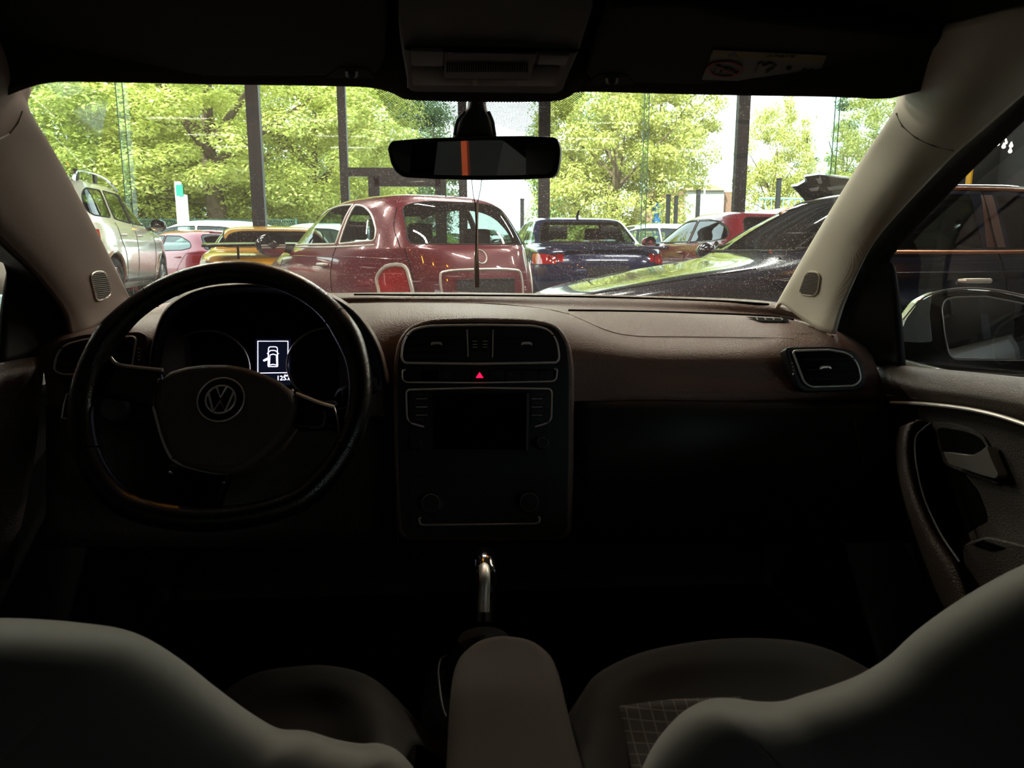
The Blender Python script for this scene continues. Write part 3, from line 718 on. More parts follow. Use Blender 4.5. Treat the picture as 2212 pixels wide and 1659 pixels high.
# wiper stalk right of the wheel
ST = thing('wiper_stalk', 'black wiper stalk sticking out to the right behind the steering wheel', 'stalk', aY(745, 880, 1.09))
MB().tube(crom([aY(700, 905, 1.13), aY(735, 880, 1.10), aY(765, 858, 1.08)], 4), [.007, .007, .0075, .008, .009, .010, .0105, .011, .0112], 12).build('stem', M_blk, ST)
MB().tube([aY(738, 862, 1.085), aY(745, 855, 1.08), aY(775, 843, 1.07), aY(812, 830, 1.06)], [.012, .0145, .0145, .012], 16).build('ring_switch', M_blk, ST)
MB().prism(fillet([aY(*q, 1.056) for q in ((803, 814), (814, 816), (816, 838), (823, 818), (826, 842), (806, 846))], .001, 2), (0, .012, 0)).build('end_cap', M_cons, ST, bevel=.001)
for i, y in enumerate((844, 851, 858, 865)):
    MB().tube([aY(738, y, 1.066), aY(742, y - 1, 1.065)], .0006, 5).build('stalk_mark', M_chr, ST)

# ================================================================== mirror, console, visors
MI = thing('rear_view_mirror', 'wide black rear view mirror hanging from the top of the windscreen', 'mirror', aY(1024, 205, .97))
st_rows = []
for y, xl, xr, d in ((196, 1010, 1050, .016), (222, 1011, 1050, .016), (238, 1006, 1053, .018), (255, 990, 1063, .021), (272, 983, 1069, .023), (296, 978, 1073, .024), (304, 985, 1066, .02)):
    a, b = aY(xl, y, .985), aY(xr, y, .985); c = (a + b) / 2; w = (b - a).length / 2
    st_rows.append([c + V((w * math.copysign(abs(math.cos(t)) ** .8, math.cos(t)), d * math.sin(t), 0)) for t in [2 * PI * k / 24 for k in range(24)]])
MB().surf(st_rows, 3, 1, cv=True).build('mirror_foot', M_blk, MI, angle=70)
for sgn, L in ((-1, [(1004, 241), (988, 262), (982, 292)]), (1, [(1055, 241), (1064, 262), (1069, 292)])):
    MB().tube(curve_px([(x, y, .966) for x, y in L], 5), .0022, 6).build('foot_seam', M_cons, MI)
PM = Plane(aY(1024, 340, .955), (-.20, -.975, -.085))
mo = [(845, 304), (905, 299), (1030, 294), (1130, 293), (1203, 296), (1211, 318), (1209, 350), (1200, 384), (1120, 388), (1030, 389), (940, 387), (866, 383), (845, 360), (836, 318)]
moF = [tuple(p) for p in fillet([V(q) for q in mo], [14, 0, 0, 0, 14, 12, 14, 16, 0, 0, 0, 18, 16, 12], 5)]
MB().prism(pxo(PM, moF), -PM.n * .03).build('mirror_housing', M_blk, MI, bevel=.006, seg=4)
cxm, cym = 1024, 341
mg = [(cxm + (x - cxm) * .945, cym + (y - cym) * .80) for x, y in moF]
MB().prism(pxo(PM, mg, .0012), -PM.n * .004).build('mirror_glass', M_mirr, MI)

AF = thing('hanging_stick', 'thin pale wooden stick hanging on dark cords below the mirror', 'air freshener', aY(1029, 622, .97))
MB().tube(curve_px([(1019, 384, .972), (1021, 412, .972), (1026, 440, .97)], 4), .0007, 5).build('cord', M_cord, AF)
MB().tube(curve_px([(1041, 384, .972), (1037, 412, .972), (1031, 440, .97), (1030, 452, .969)], 4), .0007, 5).build('cord', M_cord, AF)
a, b = aY(1030, 437, .97), aY(1029.5, 621, .97)
g = MB(); rows = []
for i in range(15):
    t = i / 14; c = a.lerp(b, t); an = .9 + .5 * math.sin(t * 5); w, h = .0028 + .0006 * math.sin(t * 9), .0012
    q = Matrix.Rotation(an, 3, 'Z')
    rows.append([c + q @ V(p) for p in ((-w, -h, 0), (w, -h, 0), (w, h, 0), (-w, h, 0))])
g.grid(rows, False, True); k = len(g.v)
g.f += [(0, 1, 2, 3), (k - 4, k - 3, k - 2, k - 1)]
g.build('stick', M_wood, AF)

VP = Plane(aY(400, 172, .80), (aY(400, -80, .56) - aY(400, 172, .80)).cross(V((1, 0, 0))))
if VP.n.z > 0: VP = Plane(VP.p0, -VP.n)
def visor(label, outl, rad, clip, base):
    vs = thing('sun_visor', label, 'sun visor', base, group='sun visors')
    P = fillet([V(q) for q in outl], rad, 6)
    MB().prism(pxo(VP, P), -VP.n * .016).build('visor_pad', M_vis, vs, bevel=.006, seg=4)
    x, y = clip
    c = MB().prism(pxo(VP, fillet([V(q) for q in ((x - 30, y - 11), (x + 30, y - 11), (x + 52, y + 12), (x - 58, y + 12))], 8, 4), .001), -VP.n * .02).build('clip_seat', M_vis, vs, bevel=.002)
    MB().tube(pxo(VP, fillet([V(q) for q in ((x - 11, y - 6), (x - 11, y + 5), (x - 5, y + 9), (x + 5, y + 9), (x + 11, y + 5), (x + 11, y - 6))], 5, 3, closed=False), .003), .0014, 6).build('visor_clip', M_cons, vs)
    return vs
visor('dark folded sun visor above the steering wheel', [(-260, -120), (812, -120), (836, 30), (832, 130), (818, 160), (780, 166), (400, 166), (60, 164), (-40, 120), (-200, 60)], [20, 40, 30, 14, 14, 14, 0, 30, 60, 60], (760, 158), VP.at(400, 160))
vR = visor('dark folded sun visor with an airbag sticker on the passenger side', [(1318, 12), (1480, 8), (1580, 36), (1800, 62), (2040, 84), (2078, 112), (2060, 150), (1990, 176), (1900, 198), (1600, 188), (1275, 176), (1264, 160), (1285, 100)], [24, 30, 40, 30, 30, 20, 30, 30, 0, 0, 10, 10, 10], (1322, 172), VP.at(1600, 170))
# sticker
M_stw = mat('white sticker film', (92, 92, 91), .6); M_sty = mat('yellow sticker film', (104, 92, 42), .6); M_stk = mat('black sticker ink', (12, 12, 12), .6); M_str = mat('red sticker ink', (120, 20, 24), .6)
sk = MB().prism(pxo(VP, [(1541, 108), (1786, 120), (1760, 182), (1516, 172)], .0012), -VP.n * .0008).build('airbag_sticker', M_stw, vR)
MB().prism(pxo(VP, [(1541, 108), (1786, 120), (1778, 137), (1533, 124)], .0016), -VP.n * .0004).build('sticker_band', M_sty, sk)
MB().prism(pxo(VP, [(1586, 111), (1594, 123), (1572, 122)], .002), -VP.n * .0003).build('warning_triangle', M_stk, sk)
cu = lettering('sticker_word', 'AIRBAG', Plane(VP.p0, VP.n), 1688, 122, 13, M_stk, sk, .0022)
MB().tube(pxo(VP, ellipse(1565, 150, 36, 16, 32), .0022), .0022, 5, closed=True, flat=.3, up=VP.n).build('prohibition_ring', M_str, sk)
MB().tube(pxo(VP, [(1542, 140), (1588, 161)], .0024), .0018, 5, flat=.3, up=VP.n).build('prohibition_bar', M_str, sk)
pic = MB()
for L in ([(1545, 158), (1550, 142), (1556, 142)], [(1556, 156), (1572, 146), (1585, 154)], [(1634, 155), (1638, 138), (1646, 134)], [(1648, 142), (1665, 136), (1676, 142), (1668, 150)], [(1655, 156), (1668, 149)], [(1730, 156), (1738, 148), (1744, 157), (1756, 150)]):
    pic.tube(pxo(VP, L, .0022), .0010, 5)
pic.ball(VP.at(1704, 146, .0018), .0028, 8)
pic.build('pictograms', M_stk, sk)

OC = thing('overhead_console', 'dark roof console with reading lamps above the rear view mirror', 'roof console', aY(1060, 150, .75))
OP = Plane(aY(1050, 198, .80), (aY(1050, -60, .60) - aY(1050, 198, .80)).cross(V((1, 0, 0))))
if OP.n.z > 0: OP = Plane(OP.p0, -OP.n)
MB().prism(pxo(OP, [tuple(p) for p in fillet([V(q) for q in ((852, -160), (860, 60), (868, 110), (884, 199), (1210, 203), (1250, 112), (1282, 20), (1296, -160))], 12, 4)]), -OP.n * .03).build('console_housing', M_cons, OC, bevel=.005, seg=3)
lu = MB().prism(pxo(OP, [(877, 109), (1246, 114), (1215, 196), (880, 192)], .003), -OP.n * .006).build('lamp_unit', M_cons, OC, bevel=.0015)
MB().tube(pxo(OP, [(874, 104), (1250, 109)], .001), .0012, 5).build('console_gap', M_dark, OC)
MB().prism(pxo(OP, fillet([V(q) for q in ((889, 140), (958, 142), (966, 170), (1140, 172), (1152, 142), (1210, 142), (1205, 186), (892, 184))], 6, 3), .004), -OP.n * .002).build('gloss_strip', M_pian, lu)
for pts in ([(888, 110), (957, 112), (957, 144), (889, 142)], [(1166, 118), (1230, 120), (1222, 142), (1160, 140)]):
    MB().prism(pxo(OP, pts, .005), -OP.n * .004).build('lamp_lens', mat('grey lamp lens', (120, 120, 122), .25), lu, bevel=.0012)
gp = MB().prism(pxo(OP, [(960, 112), (1158, 116), (1145, 172), (960, 170)], .0055), -OP.n * .004).build('microphone_panel', M_blk, lu, bevel=.0012)
g = MB()
for i in range(34):
    x = 967 + i * 5.2
    g.tube([OP.at(x, 137, .0062), OP.at(x - .5, 155, .0062)], .0008, 4)
g.build('grille_slots', M_dark, gp)

# ================================================================== doors
DR = tag(thing('door_1', 'front passenger door with its brown panel and chrome pull', None, (.66, .9, .3)), kind='structure')
drows = [[(1938, 790, .672), (2000, 797, .672), (2110, 808, .672), (2230, 820, .672), (2420, 838, .672)],
         [(1905, 794, .648), (1990, 808, .648), (2110, 822, .648), (2230, 838, .648), (2420, 862, .648)],
         [(1893, 815, .635), (1985, 836, .628), (2110, 852, .625), (2230, 872, .625), (2420, 905, .625)],
         [(1905, 850, .64), (1985, 858, .635), (2110, 876, .632), (2230, 905, .632), (2420, 955, .632)],
         [(1925, 880, .645), (1990, 885, .645), (2110, 903, .645), (2230, 935, .645), (2420, 990, .645)],
         [(1935, 950, .65), (2000, 950, .65), (2110, 960, .65), (2230, 985, .65), (2420, 1030, .65)],
         [(1965, 1100, .65), (2020, 1100, .65), (2120, 1100, .65), (2240, 1120, .65), (2440, 1150, .65)],
         [(2000, 1220, .64), (2050, 1220, .64), (2130, 1220, .64), (2250, 1240, .64), (2460, 1260, .64)],
         [(2060, 1400, .64), (2110, 1400, .64), (2180, 1400, .64), (2300, 1420, .64), (2480, 1440, .64)]]
for r in drows:
    (x1, y1, X1), (x2, y2, X2) = r[-2], r[-1]
    for k in (1, 2.6): r.append((x2 + 330 * k, y2 + (y2 - y1) * 330 * k / (x2 - x1), X2))
MB().surf([[aX(*q) for q in r] for r in drows[:4]] + [[aX(x, y + 6, X + .004) for x, y, X in drows[3]]], 5, 5).build('door_panel', M_door, DR, solid=.004, angle=60)
M_doorshade = mat('shaded lower door plastic', (50, 45, 40), .55, bump=('voronoi', 500, .35), spec=.35)  # door plastic darkened to paint in the shade below the chrome strip
MB().surf([[aX(*q) for q in r] for r in drows[3:]], 5, 5).build('lower_door_panel', M_doorshade, DR, solid=.004, angle=60)
MB().tube(curve_px([(1924, 870, .637), (1990, 872, .631), (2060, 879, .628), (2110, 887, .626), (2160, 899, .625), (2212, 916, .624), (2300, 948, .624), (2400, 985, .626), (2730, 1110, .626), (3250, 1300, .626)], 5, aX), .0027, 8).build('chrome_strip', M_chr, DR)
# grab handle: a rolled edge sweeping down; a flat near-black panel paints the recess shade
gh = [[(2008, 914, .648), (1985, 908, .620), (1960, 918, .612), (1945, 925, .648)],
      [(1984, 945, .648), (1970, 938, .612), (1948, 945, .606), (1933, 950, .648)],
      [(1979, 1000, .646), (1968, 1000, .604), (1945, 1003, .600), (1934, 1005, .648)],
      [(1996, 1075, .644), (1985, 1075, .598), (1960, 1082, .596), (1948, 1088, .648)],
      [(2030, 1150, .64), (2018, 1155, .594), (1990, 1170, .594), (1972, 1178, .645)],
      [(2070, 1212, .636), (2060, 1225, .592), (2025, 1255, .594), (2000, 1262, .64)],
      [(2105, 1290, .636), (2095, 1310, .592), (2065, 1340, .594), (2040, 1350, .64)]]
g = MB().surf([[aX(*q) for q in r] for r in gh], 5, 5)
ghd = g.build('grab_handle', M_door, DR, solid=.004, angle=60)
MB().tube(curve_px([(2012, 913, .618), (1995, 926, .614), (1978, 948, .608), (1980, 1003, .6), (1997, 1076, .594), (2031, 1151, .59), (2073, 1214, .588)], 5, aX), .0015, 6).build('edge_highlight', M_cons, ghd)  # pale tube painting the highlight along the handle's inner edge
rec = fillet([V(q) for q in ((2012, 925), (2060, 1000), (2110, 1060), (2135, 1120), (2105, 1190), (2070, 1200), (2025, 1130), (1993, 1050), (1986, 960))], 10, 3)
PD = Plane(aX(2080, 1000, .6465), (-1, -.05, .05), right=(0, -1, 0))
MB().prism(pxo(PD, rec), -PD.n * .004).build('recess_shade', M_dark, DR)
ar = MB().prism(pxo(PD, fillet([V(q) for q in ((2078, 1176), (2130, 1158), (2260, 1190), (2460, 1230), (2460, 1420), (2110, 1420), (2085, 1300))], 14, 4), .03), -PD.n * .035).build('door_armrest', M_doorshade, DR, bevel=.01, seg=3)
sw = MB().prism(pxo(PD, [(2098, 1176), (2122, 1166), (2168, 1182), (2140, 1190)], .0325), -PD.n * .006).build('window_switch', M_pian, DR, bevel=.001)
bo = [(2013, 911), (2040, 912), (2090, 922), (2122, 938), (2138, 968), (2168, 1040), (2150, 1046), (2052, 1010), (2038, 1000), (2022, 950)]
hb = MB().prism(pxo(PD, fillet([V(q) for q in bo], [10, 0, 10, 16, 10, 6, 6, 10, 6, 0], 4), .006), -PD.n * .012).build('handle_bezel', M_doorshade, DR, bevel=.003, seg=3)
bi = [(2024, 926), (2036, 924), (2085, 932), (2115, 944), (2130, 968), (2100, 982), (2036, 976)]
MB().prism(pxo(PD, fillet([V(q) for q in bi], [8, 0, 10, 14, 6, 4, 6], 4), .0072), -PD.n * .002).build('cup_shade', M_dark, hb)  # flat near-black plate painting the shade inside the handle hollow
lev = [(2037, 976), (2060, 979), (2098, 984), (2116, 976), (2131, 964), (2138, 985), (2156, 1026), (2150, 1034), (2120, 1026), (2050, 1002)]
MB().prism(pxo(PD, fillet([V(q) for q in lev], [3, 0, 6, 10, 3, 0, 4, 4, 0, 5], 3), .020), -PD.n * .014).build('door_handle', mat('brushed metal lever', (200, 196, 190), .28, metal=.9), hb, bevel=.004, seg=4)
MB().surf([[V((.752, Y, .40)), V((.775, Y, .62)), V((.765, Y, .80)), V((.735, Y, .868))] for Y in (1.22, .9, .5, .1, -.3)], 3, 4).build('door_skin', M_sil, DR, solid=.004)
# window frame and rubber
fr_ = [[(1800, 728, .615), (1850, 760, .640), (1900, 790, .66), (1952, 800, .672)],
       [(1822, 650, .612), (1850, 660, .638), (1900, 680, .66), (1944, 690, .672)],
       [(1848, 590, .610), (1868, 590, .632), (1900, 590, .652), (1934, 585, .668)],
       [(1876, 516, .605), (1894, 527, .624), (1912, 538, .640), (1930, 546, .655)],
       [(2014, 358, .585), (2032, 372, .602), (2050, 386, .612), (2068, 398, .622)],
       [(2178, 210, .560), (2194, 222, .572), (2210, 234, .580), (2226, 246, .588)],
       [(2380, 20, .53), (2398, 30, .54), (2414, 40, .55), (2430, 50, .56)]]
for r in fr_[3:]:
    x, y, X = r[0]; r[0] = (x - 30, y - 26, X)
MB().surf([[aX(*q) for q in r] for r in fr_], 6, 4).build('window_frame', M_rub, DR, solid=.01)
MB().tube(curve_px([(1946, 797, .674), (2010, 804, .674), (2110, 815, .674), (2220, 826, .674), (2420, 845, .674)], 5, aX), .004, 6).build('window_seal', M_rub, DR)
gl = MB().add([(.686, 1.25, .80), (.686, .0, .80), (.675, .0, .95), (.675, 1.25, .95)], [(0, 1, 2, 3)])
sg = MB().grid([[V((.690, Y, .82)), V((.676, Y, .98)), V((.640, Y, 1.12)), V((.585, Y, 1.30))] for Y in (1.30, 1.0, .7, .4, .0, -.9)])
shell('window_2', sg, M_sideg, 'front passenger door window')
# left door: panel, frame and mirror corner, mostly in the dark
DL = tag(thing('door_2', 'driver door with its dark panel left of the steering wheel', None, (-.66, .9, .3)), kind='structure')
lr = [[(96, 770, -.640), (30, 780, -.66), (-60, 800, -.66), (-300, 860, -.66)],
      [(92, 800, -.635), (20, 815, -.645), (-70, 840, -.645), (-310, 900, -.645)],
      [(85, 870, -.645), (10, 880, -.65), (-80, 910, -.65), (-320, 980, -.65)],
      [(70, 1000, -.65), (-10, 1010, -.65), (-100, 1040, -.65), (-340, 1100, -.65)],
      [(20, 1250, -.65), (-60, 1260, -.65), (-150, 1290, -.65), (-380, 1340, -.65)]]
MB().surf([[aX(*q) for q in r] for r in lr], 5, 5).build('door_panel', M_padlo, DL, solid=.004)
fl_ = [[(152, 735, -.625), (120, 760, -.65), (60, 775, -.665), (-2, 790, -.68)],
       [(135, 668, -.622), (100, 675, -.65), (55, 680, -.665), (4, 685, -.68)],
       [(80, 592, -.618), (65, 596, -.640), (45, 590, -.655), (14, 575, -.67)],
       [(10, 525, -.605), (5, 535, -.624), (0, 545, -.640), (-6, 552, -.655)],
       [(-60, 460, -.585), (-68, 466, -.602), (-76, 473, -.612), (-84, 480, -.622)],
       [(-300, 240, -.560), (-308, 246, -.572), (-315, 252, -.580), (-322, 258, -.588)]]
MB().surf([[aX(*q) for q in r] for r in fl_], 6, 4).build('window_frame', M_rub, DL, solid=.01)
sg = MB().grid([[V((-.690, Y, .82)), V((-.676, Y, .98)), V((-.640, Y, 1.12)), V((-.585, Y, 1.30))] for Y in (1.30, 1.0, .7, .4, .0, -.9)])
shell('window_3', sg, M_sideg, 'driver door window')

# wing mirror outside the passenger window
WM = thing('wing_mirror', 'silver capped wing mirror outside the passenger door window', 'wing mirror', aY(2000, 800, 1.2))
PW = Plane(aY(2130, 710, 1.17), (-.37, -.93, .03))
wo = [(1947, 716), (1958, 688), (1985, 652), (2025, 632), (2080, 624), (2150, 628), (2230, 645), (2320, 678), (2370, 720), (2380, 790), (2330, 812), (2200, 812), (2060, 802), (1990, 796), (1948, 786)]
MB().prism(pxo(PW, [tuple(p) for p in fillet([V(q) for q in wo], 14, 4)]), -PW.n * .075).build('mirror_housing', M_pian, WM, bevel=.012, seg=4)
cap = [(1948, 712), (1958, 688), (1985, 652), (2012, 638), (2008, 680), (2014, 738), (1990, 740), (1948, 738)]
MB().prism(pxo(PW, [tuple(p) for p in fillet([V(q) for q in cap], 5, 3)], .004), -PW.n * .06).build('mirror_cap', M_sil, WM, bevel=.006, seg=3)
MB().tube(crom(pxo(PW, [(1950, 690), (1985, 650), (2025, 631), (2080, 623), (2150, 627), (2230, 644), (2320, 677)], .002), 4), .002, 6).build('cap_edge', M_sil, WM)
wg = [(2034, 665), (2040, 648), (2060, 641), (2130, 640), (2210, 655), (2300, 690), (2345, 740), (2330, 772), (2200, 778), (2062, 776), (2050, 766), (2040, 720)]
wgF = [tuple(p) for p in fillet([V(q) for q in wg], 9, 4)]
MB().prism(pxo(PW, wgF, .002), -PW.n * .004).build('mirror_glass', M_mirr, WM)
MB().tube(pxo(PW, wgF, .003), .0014, 6, closed=True).build('glass_rim', M_chr, WM)

# ================================================================== seats, armrest, gear lever
def seat(label, crest, Yc, back_shift, loc, cush, insert=None):
    s = thing('front_seat', label, 'car seat', loc, group='front seats')
    rows = []
    n = len(crest)
    for i, (x, y) in enumerate(crest):
        a, b = crest[max(0, i - 1)], crest[min(n - 1, i + 1)]
        t = V((b[0] - a[0], b[1] - a[1])).normalized(); nx, ny = -t.y, t.x        # into the seat (down the picture)
        if ny < 0: nx, ny = -nx, -ny
        rows.append([aY(x + nx * 30, y + ny * 30, Yc + .13), aY(x + nx * 4, y + ny * 4, Yc + .075), aY(x, y, Yc + .03), aY(x + nx * 22, y + ny * 22, Yc - .02),
                     aY(x + nx * 85 + back_shift * .2, y + ny * 85, Yc - .045), aY(x + nx * 190 + back_shift * .5, y + ny * 190, Yc - .055), aY(x + nx * 420 + back_shift, y + ny * 420, Yc - .05)])
    MB().surf(rows, 6, 4).build('backrest', M_seat, s, angle=75, solid=.003)
    cr = [[aZ(*q) for q in r] for r in cush]
    MB().surf(cr, 5, 5).build('seat_cushion', M_seat2, s, angle=75, solid=.003)
    if insert:
        pts = [aZ(*q) for q in insert[0]]
        MB().surf([[aZ(*q) for q in r] for r in insert], 4, 4).build('seat_insert', M_plaid, s, solid=.002)
    return s
M_plaid = bpy.data.materials.new('dark plaid seat cloth'); M_plaid.use_nodes = True
def _plaid(nt):
    N, L = nt.nodes.new, nt.links.new; b = nt.nodes['Principled BSDF']; b.inputs['Roughness'].default_value = .95
    tc = N('ShaderNodeTexCoord'); br = N('ShaderNodeTexBrick'); br.offset = 0; br.inputs['Scale'].default_value = 38; br.inputs['Mortar Size'].default_value = .03
    br.inputs['Brick Width'].default_value = .5; br.inputs['Row Height'].default_value = .5
    br.inputs['Color1'].default_value = lin((44, 42, 40)) + (1,); br.inputs['Color2'].default_value = lin((38, 36, 34)) + (1,); br.inputs['Mortar'].default_value = lin((78, 74, 68)) + (1,)
    L(tc.outputs['Object'], br.inputs['Vector']); L(br.outputs['Color'], b.inputs['Base Color'])
_plaid(M_plaid.node_tree)
seat('grey fabric driver seat seen from behind, its shoulder in the lower left',
     [(-640, 1900), (-600, 1690), (-530, 1510), (-420, 1405), (-260, 1356), (-120, 1344), (0, 1341), (90, 1344), (180, 1352), (260, 1364), (320, 1387), (390, 1432), (470, 1495), (540, 1546), (600, 1579), (660, 1584), (720, 1602), (775, 1612), (820, 1612), (860, 1630), (900, 1680), (930, 1760)],
     .46, -260, (-.35, .5, .3),
     [[(430, 1560, .46), (540, 1500, .46), (640, 1490, .46), (720, 1490, .46), (810, 1510, .46), (900, 1560, .46), (960, 1640, .46)],
      [(440, 1530, .56), (540, 1462, .585), (640, 1443, .59), (720, 1443, .59), (800, 1466, .585), (860, 1520, .57), (905, 1610, .55)],
      [(430, 1560, .58), (540, 1490, .60), (640, 1470, .605), (720, 1470, .605), (790, 1490, .60), (840, 1545, .59), (880, 1630, .575)],
      [(400, 1640, .57), (540, 1570, .585), (640, 1550, .585), (720, 1550, .585), (780, 1575, .59), (830, 1630, .60), (860, 1700, .59)],
      [(360, 1800, .55), (540, 1740, .56), (640, 1720, .56), (720, 1720, .56), (770, 1740, .57), (810, 1790, .59), (840, 1850, .58)]])
seat('grey fabric passenger seat seen from behind, its shoulder in the lower right',
     [(2640, 1900), (2620, 1600), (2580, 1400), (2510, 1262), (2410, 1204), (2300, 1196), (2212, 1226), (2130, 1268), (2050, 1318), (1980, 1370), (1920, 1425), (1860, 1462), (1800, 1486), (1740, 1505), (1690, 1520), (1640, 1521), (1580, 1514), (1530, 1517), (1480, 1542), (1435, 1588), (1402, 1640), (1375, 1710)],
     .44, 300, (.35, .5, .3),
     [[(1200, 1590, .46), (1250, 1540, .46), (1300, 1500, .46), (1410, 1460, .46), (1560, 1435, .46), (1700, 1435, .46), (1810, 1460, .46), (1930, 1520, .46)],
      [(1222, 1560, .55), (1258, 1500, .565), (1300, 1452, .58), (1405, 1408, .59), (1560, 1384, .59), (1700, 1386, .59), (1800, 1410, .585), (1900, 1460, .57)],
      [(1240, 1590, .57), (1270, 1530, .585), (1310, 1480, .597), (1410, 1435, .605), (1560, 1410, .605), (1700, 1412, .605), (1800, 1436, .60), (1900, 1490, .585)],
      [(1262, 1660, .59), (1285, 1600, .595), (1325, 1545, .595), (1420, 1508, .59), (1560, 1490, .588), (1700, 1492, .588), (1800, 1515, .59), (1900, 1560, .59)],
      [(1300, 1800, .58), (1320, 1740, .585), (1355, 1690, .575), (1430, 1660, .57), (1560, 1640, .565), (1700, 1640, .565), (1800, 1660, .57), (1900, 1710, .575)]],
     insert=[[(1338, 1526, .598), (1450, 1512, .594), (1600, 1506, .592)], [(1352, 1600, .586), (1460, 1580, .584), (1600, 1570, .582)], [(1372, 1700, .578), (1480, 1680, .574), (1600, 1670, .572)]])

AR = thing('armrest_cushion', 'brown grey cloth armrest between the two front seats', 'armrest', (.01, .45, .5))
ao = [(940, 1900), (961, 1659), (967, 1540), (976, 1440), (990, 1404), (1020, 1378), (1060, 1365), (1100, 1363), (1150, 1372), (1186, 1394), (1208, 1432), (1235, 1540), (1270, 1659), (1340, 1900)]
P = [aZ(q[0], q[1], .725) for q in ao]
MB().prism(crom(P, 3), (0, 0, -.06)).build('armrest_pad', M_armr, AR, bevel=.016, seg=5)
MB().box((.012, .42, .58), (.07, .12, .24)).build('armrest_post', M_blkm, AR, bevel=.01)
MB().tube(curve_px([(964, 1416, .60), (952, 1424, .60), (947, 1450, .60), (951, 1495, .60), (957, 1530, .60), (964, 1548, .60)], 4, aZ), .0009, 6).build('latch_ring', M_cons, AR)
TU = tag(MB().box((.0, .64, .36), (.17, .70, .20)).build('centre_console', M_blkm, bevel=.02), 'black centre console under the gear lever and the armrest', 'console')
GL = thing('gear_lever', 'black gear lever with a bright silver spine on the centre console', 'gear lever', (.0, .82, .55))
MB().tube(curve_px([(1044, 1340, .80), (1046, 1290, .81), (1047, 1250, .82), (1046, 1222, .84), (1043, 1207, .865)], 5), [.016] * 6 + [.018] * 6 + [.017] * 8 + [.012], 14).build('lever_knob', M_pian, GL)
MB().tube(curve_px([(1045, 1322, .782), (1046, 1285, .790), (1047, 1250, .798), (1046, 1228, .814), (1044, 1213, .838)], 5), [.0063] * 21, 12, flat=.7, up=(0, -1, .3)).build('silver_spine', M_chr, GL)
MB().lathe([(.001, .06), (.03, .055), (.042, .02), (.05, 0)], (.0, .80, .55), (0, 0, 1), 24).build('gaiter', M_blkm, GL)
# ================================================================== light and sky
w = bpy.data.worlds.new('sky'); SC.world = w; w.use_nodes = True
nt = w.node_tree; bg = nt.nodes['Background']
tc = nt.nodes.new('ShaderNodeTexCoord'); sp = nt.nodes.new('ShaderNodeSeparateXYZ'); nt.links.new(tc.outputs['Generated'], sp.inputs[0])
cr = nt.nodes.new('ShaderNodeValToRGB'); nt.links.new(sp.outputs['Z'], cr.inputs[0])
cr.color_ramp.elements[0].position = 0.0; cr.color_ramp.elements[0].color = (.92, .95, 1, 1)
cr.color_ramp.elements[1].position = 0.6; cr.color_ramp.elements[1].color = (.80, .89, 1, 1)
nt.links.new(cr.outputs[0], bg.inputs[0]); bg.inputs[1].default_value = SKY
sd = bpy.data.lights.new('sun', 'SUN'); sd.energy = SUN; sd.angle = math.radians(3); sd.color = (1, .95, .84)
so_ = bpy.data.objects.new('sun', sd); COL.objects.link(so_)
so_.rotation_euler = V((.42, .60, -.68)).to_track_quat('-Z', 'Y').to_euler()
SC.view_settings.view_transform = 'Standard'; SC.view_settings.look = 'None'
SC.view_settings.gamma = 1; SC.view_settings.use_curve_mapping = False
SC.view_settings.exposure = EXPO
SC.cycles.transparent_max_bounces = 24; SC.cycles.max_bounces = 10; SC.cycles.glossy_bounces = 5; SC.cycles.diffuse_bounces = 5
SC.cycles.use_adaptive_sampling = True; SC.cycles.adaptive_threshold = .02; SC.cycles.use_denoising = True; SC.cycles.caustics_reflective = False; SC.cycles.caustics_refractive = False
SC.cycles.sample_clamp_indirect = 6

# ================================================================== showroom
FZ, FY = .09, 14.6           # showroom floor height, glass front
M_floor = mat('grey showroom tiles', (120, 120, 118), .3, spec=.4, var=((105, 105, 103), 1.5))
M_wallg = mat('dark grey painted wall', (70, 71, 72), .8, var=((62, 63, 64), 1.2))
M_steel = mat('black painted steel', (15, 15, 16), .5, spec=.4)
M_ceil  = mat('dark corrugated ceiling', (96, 96, 98), .6)
M_fglass = thin_glass('showroom glass', (228, 239, 233), .12)
M_edge  = mat('pale green glass edge', (150, 185, 165), .2, spec=.6)
shell('floor', MB().box((0, 3.0, FZ - .05), (30, 23.4, .1)), M_floor, 'grey tiled showroom floor')
g = MB(); NY = 190
rows = [[V((X, -8.5 + (FY + 8.7) * i / NY, 4.47 + .05 * math.sin(i * 1.3))) for i in range(NY + 1)] for X in (-15, -5, 5, 10)]
g.grid(rows)
cei = shell('ceiling', g, M_ceil, 'dark corrugated showroom ceiling with lamp strips', solid=.05)
shell('wall_right', MB().box((9.7, 3.0, 2.3), (.2, 23.2, 4.5)), M_wallg, 'dark grey showroom wall on the right')
shell('wall_left', MB().box((-14.9, 3.0, 2.3), (.2, 23.2, 4.5)), M_wallg, 'dark grey showroom wall on the left')
g = MB().box((0, -8.5, 1.15), (30, .2, 2.2)).box((0, -8.5, 4.2), (30, .2, .6))
for xa, xb in ((-15, 4.0), (9.0, 15)): g.box(((xa + xb) / 2, -8.5, 3.08), (xb - xa, .2, 1.68))
shell('wall_back', g, M_wallg, 'dark grey wall behind the car with a glazed strip')
for j, (xa, xb) in enumerate(((4.0, 9.0),)):
    bar = MB()
    for k in range(7):
        x = xa + (xb - xa) * k / 6; bar.box((x, -8.5, 3.07), (.06, .1, 1.66))
    bar.box(((xa + xb) / 2, -8.5, 3.07), (xb - xa, .1, .06))
    shell('window_%d' % (21 + j), bar, M_steel, 'glazing bars of the strip window in the back wall')
op = tag(MB().box((-1.34, -2.2, 2.2), (.034, .034, 4.2)).build('pillar', mat('orange painted steel', (230, 92, 40), .5)), 'orange steel post behind the car', kind='structure')
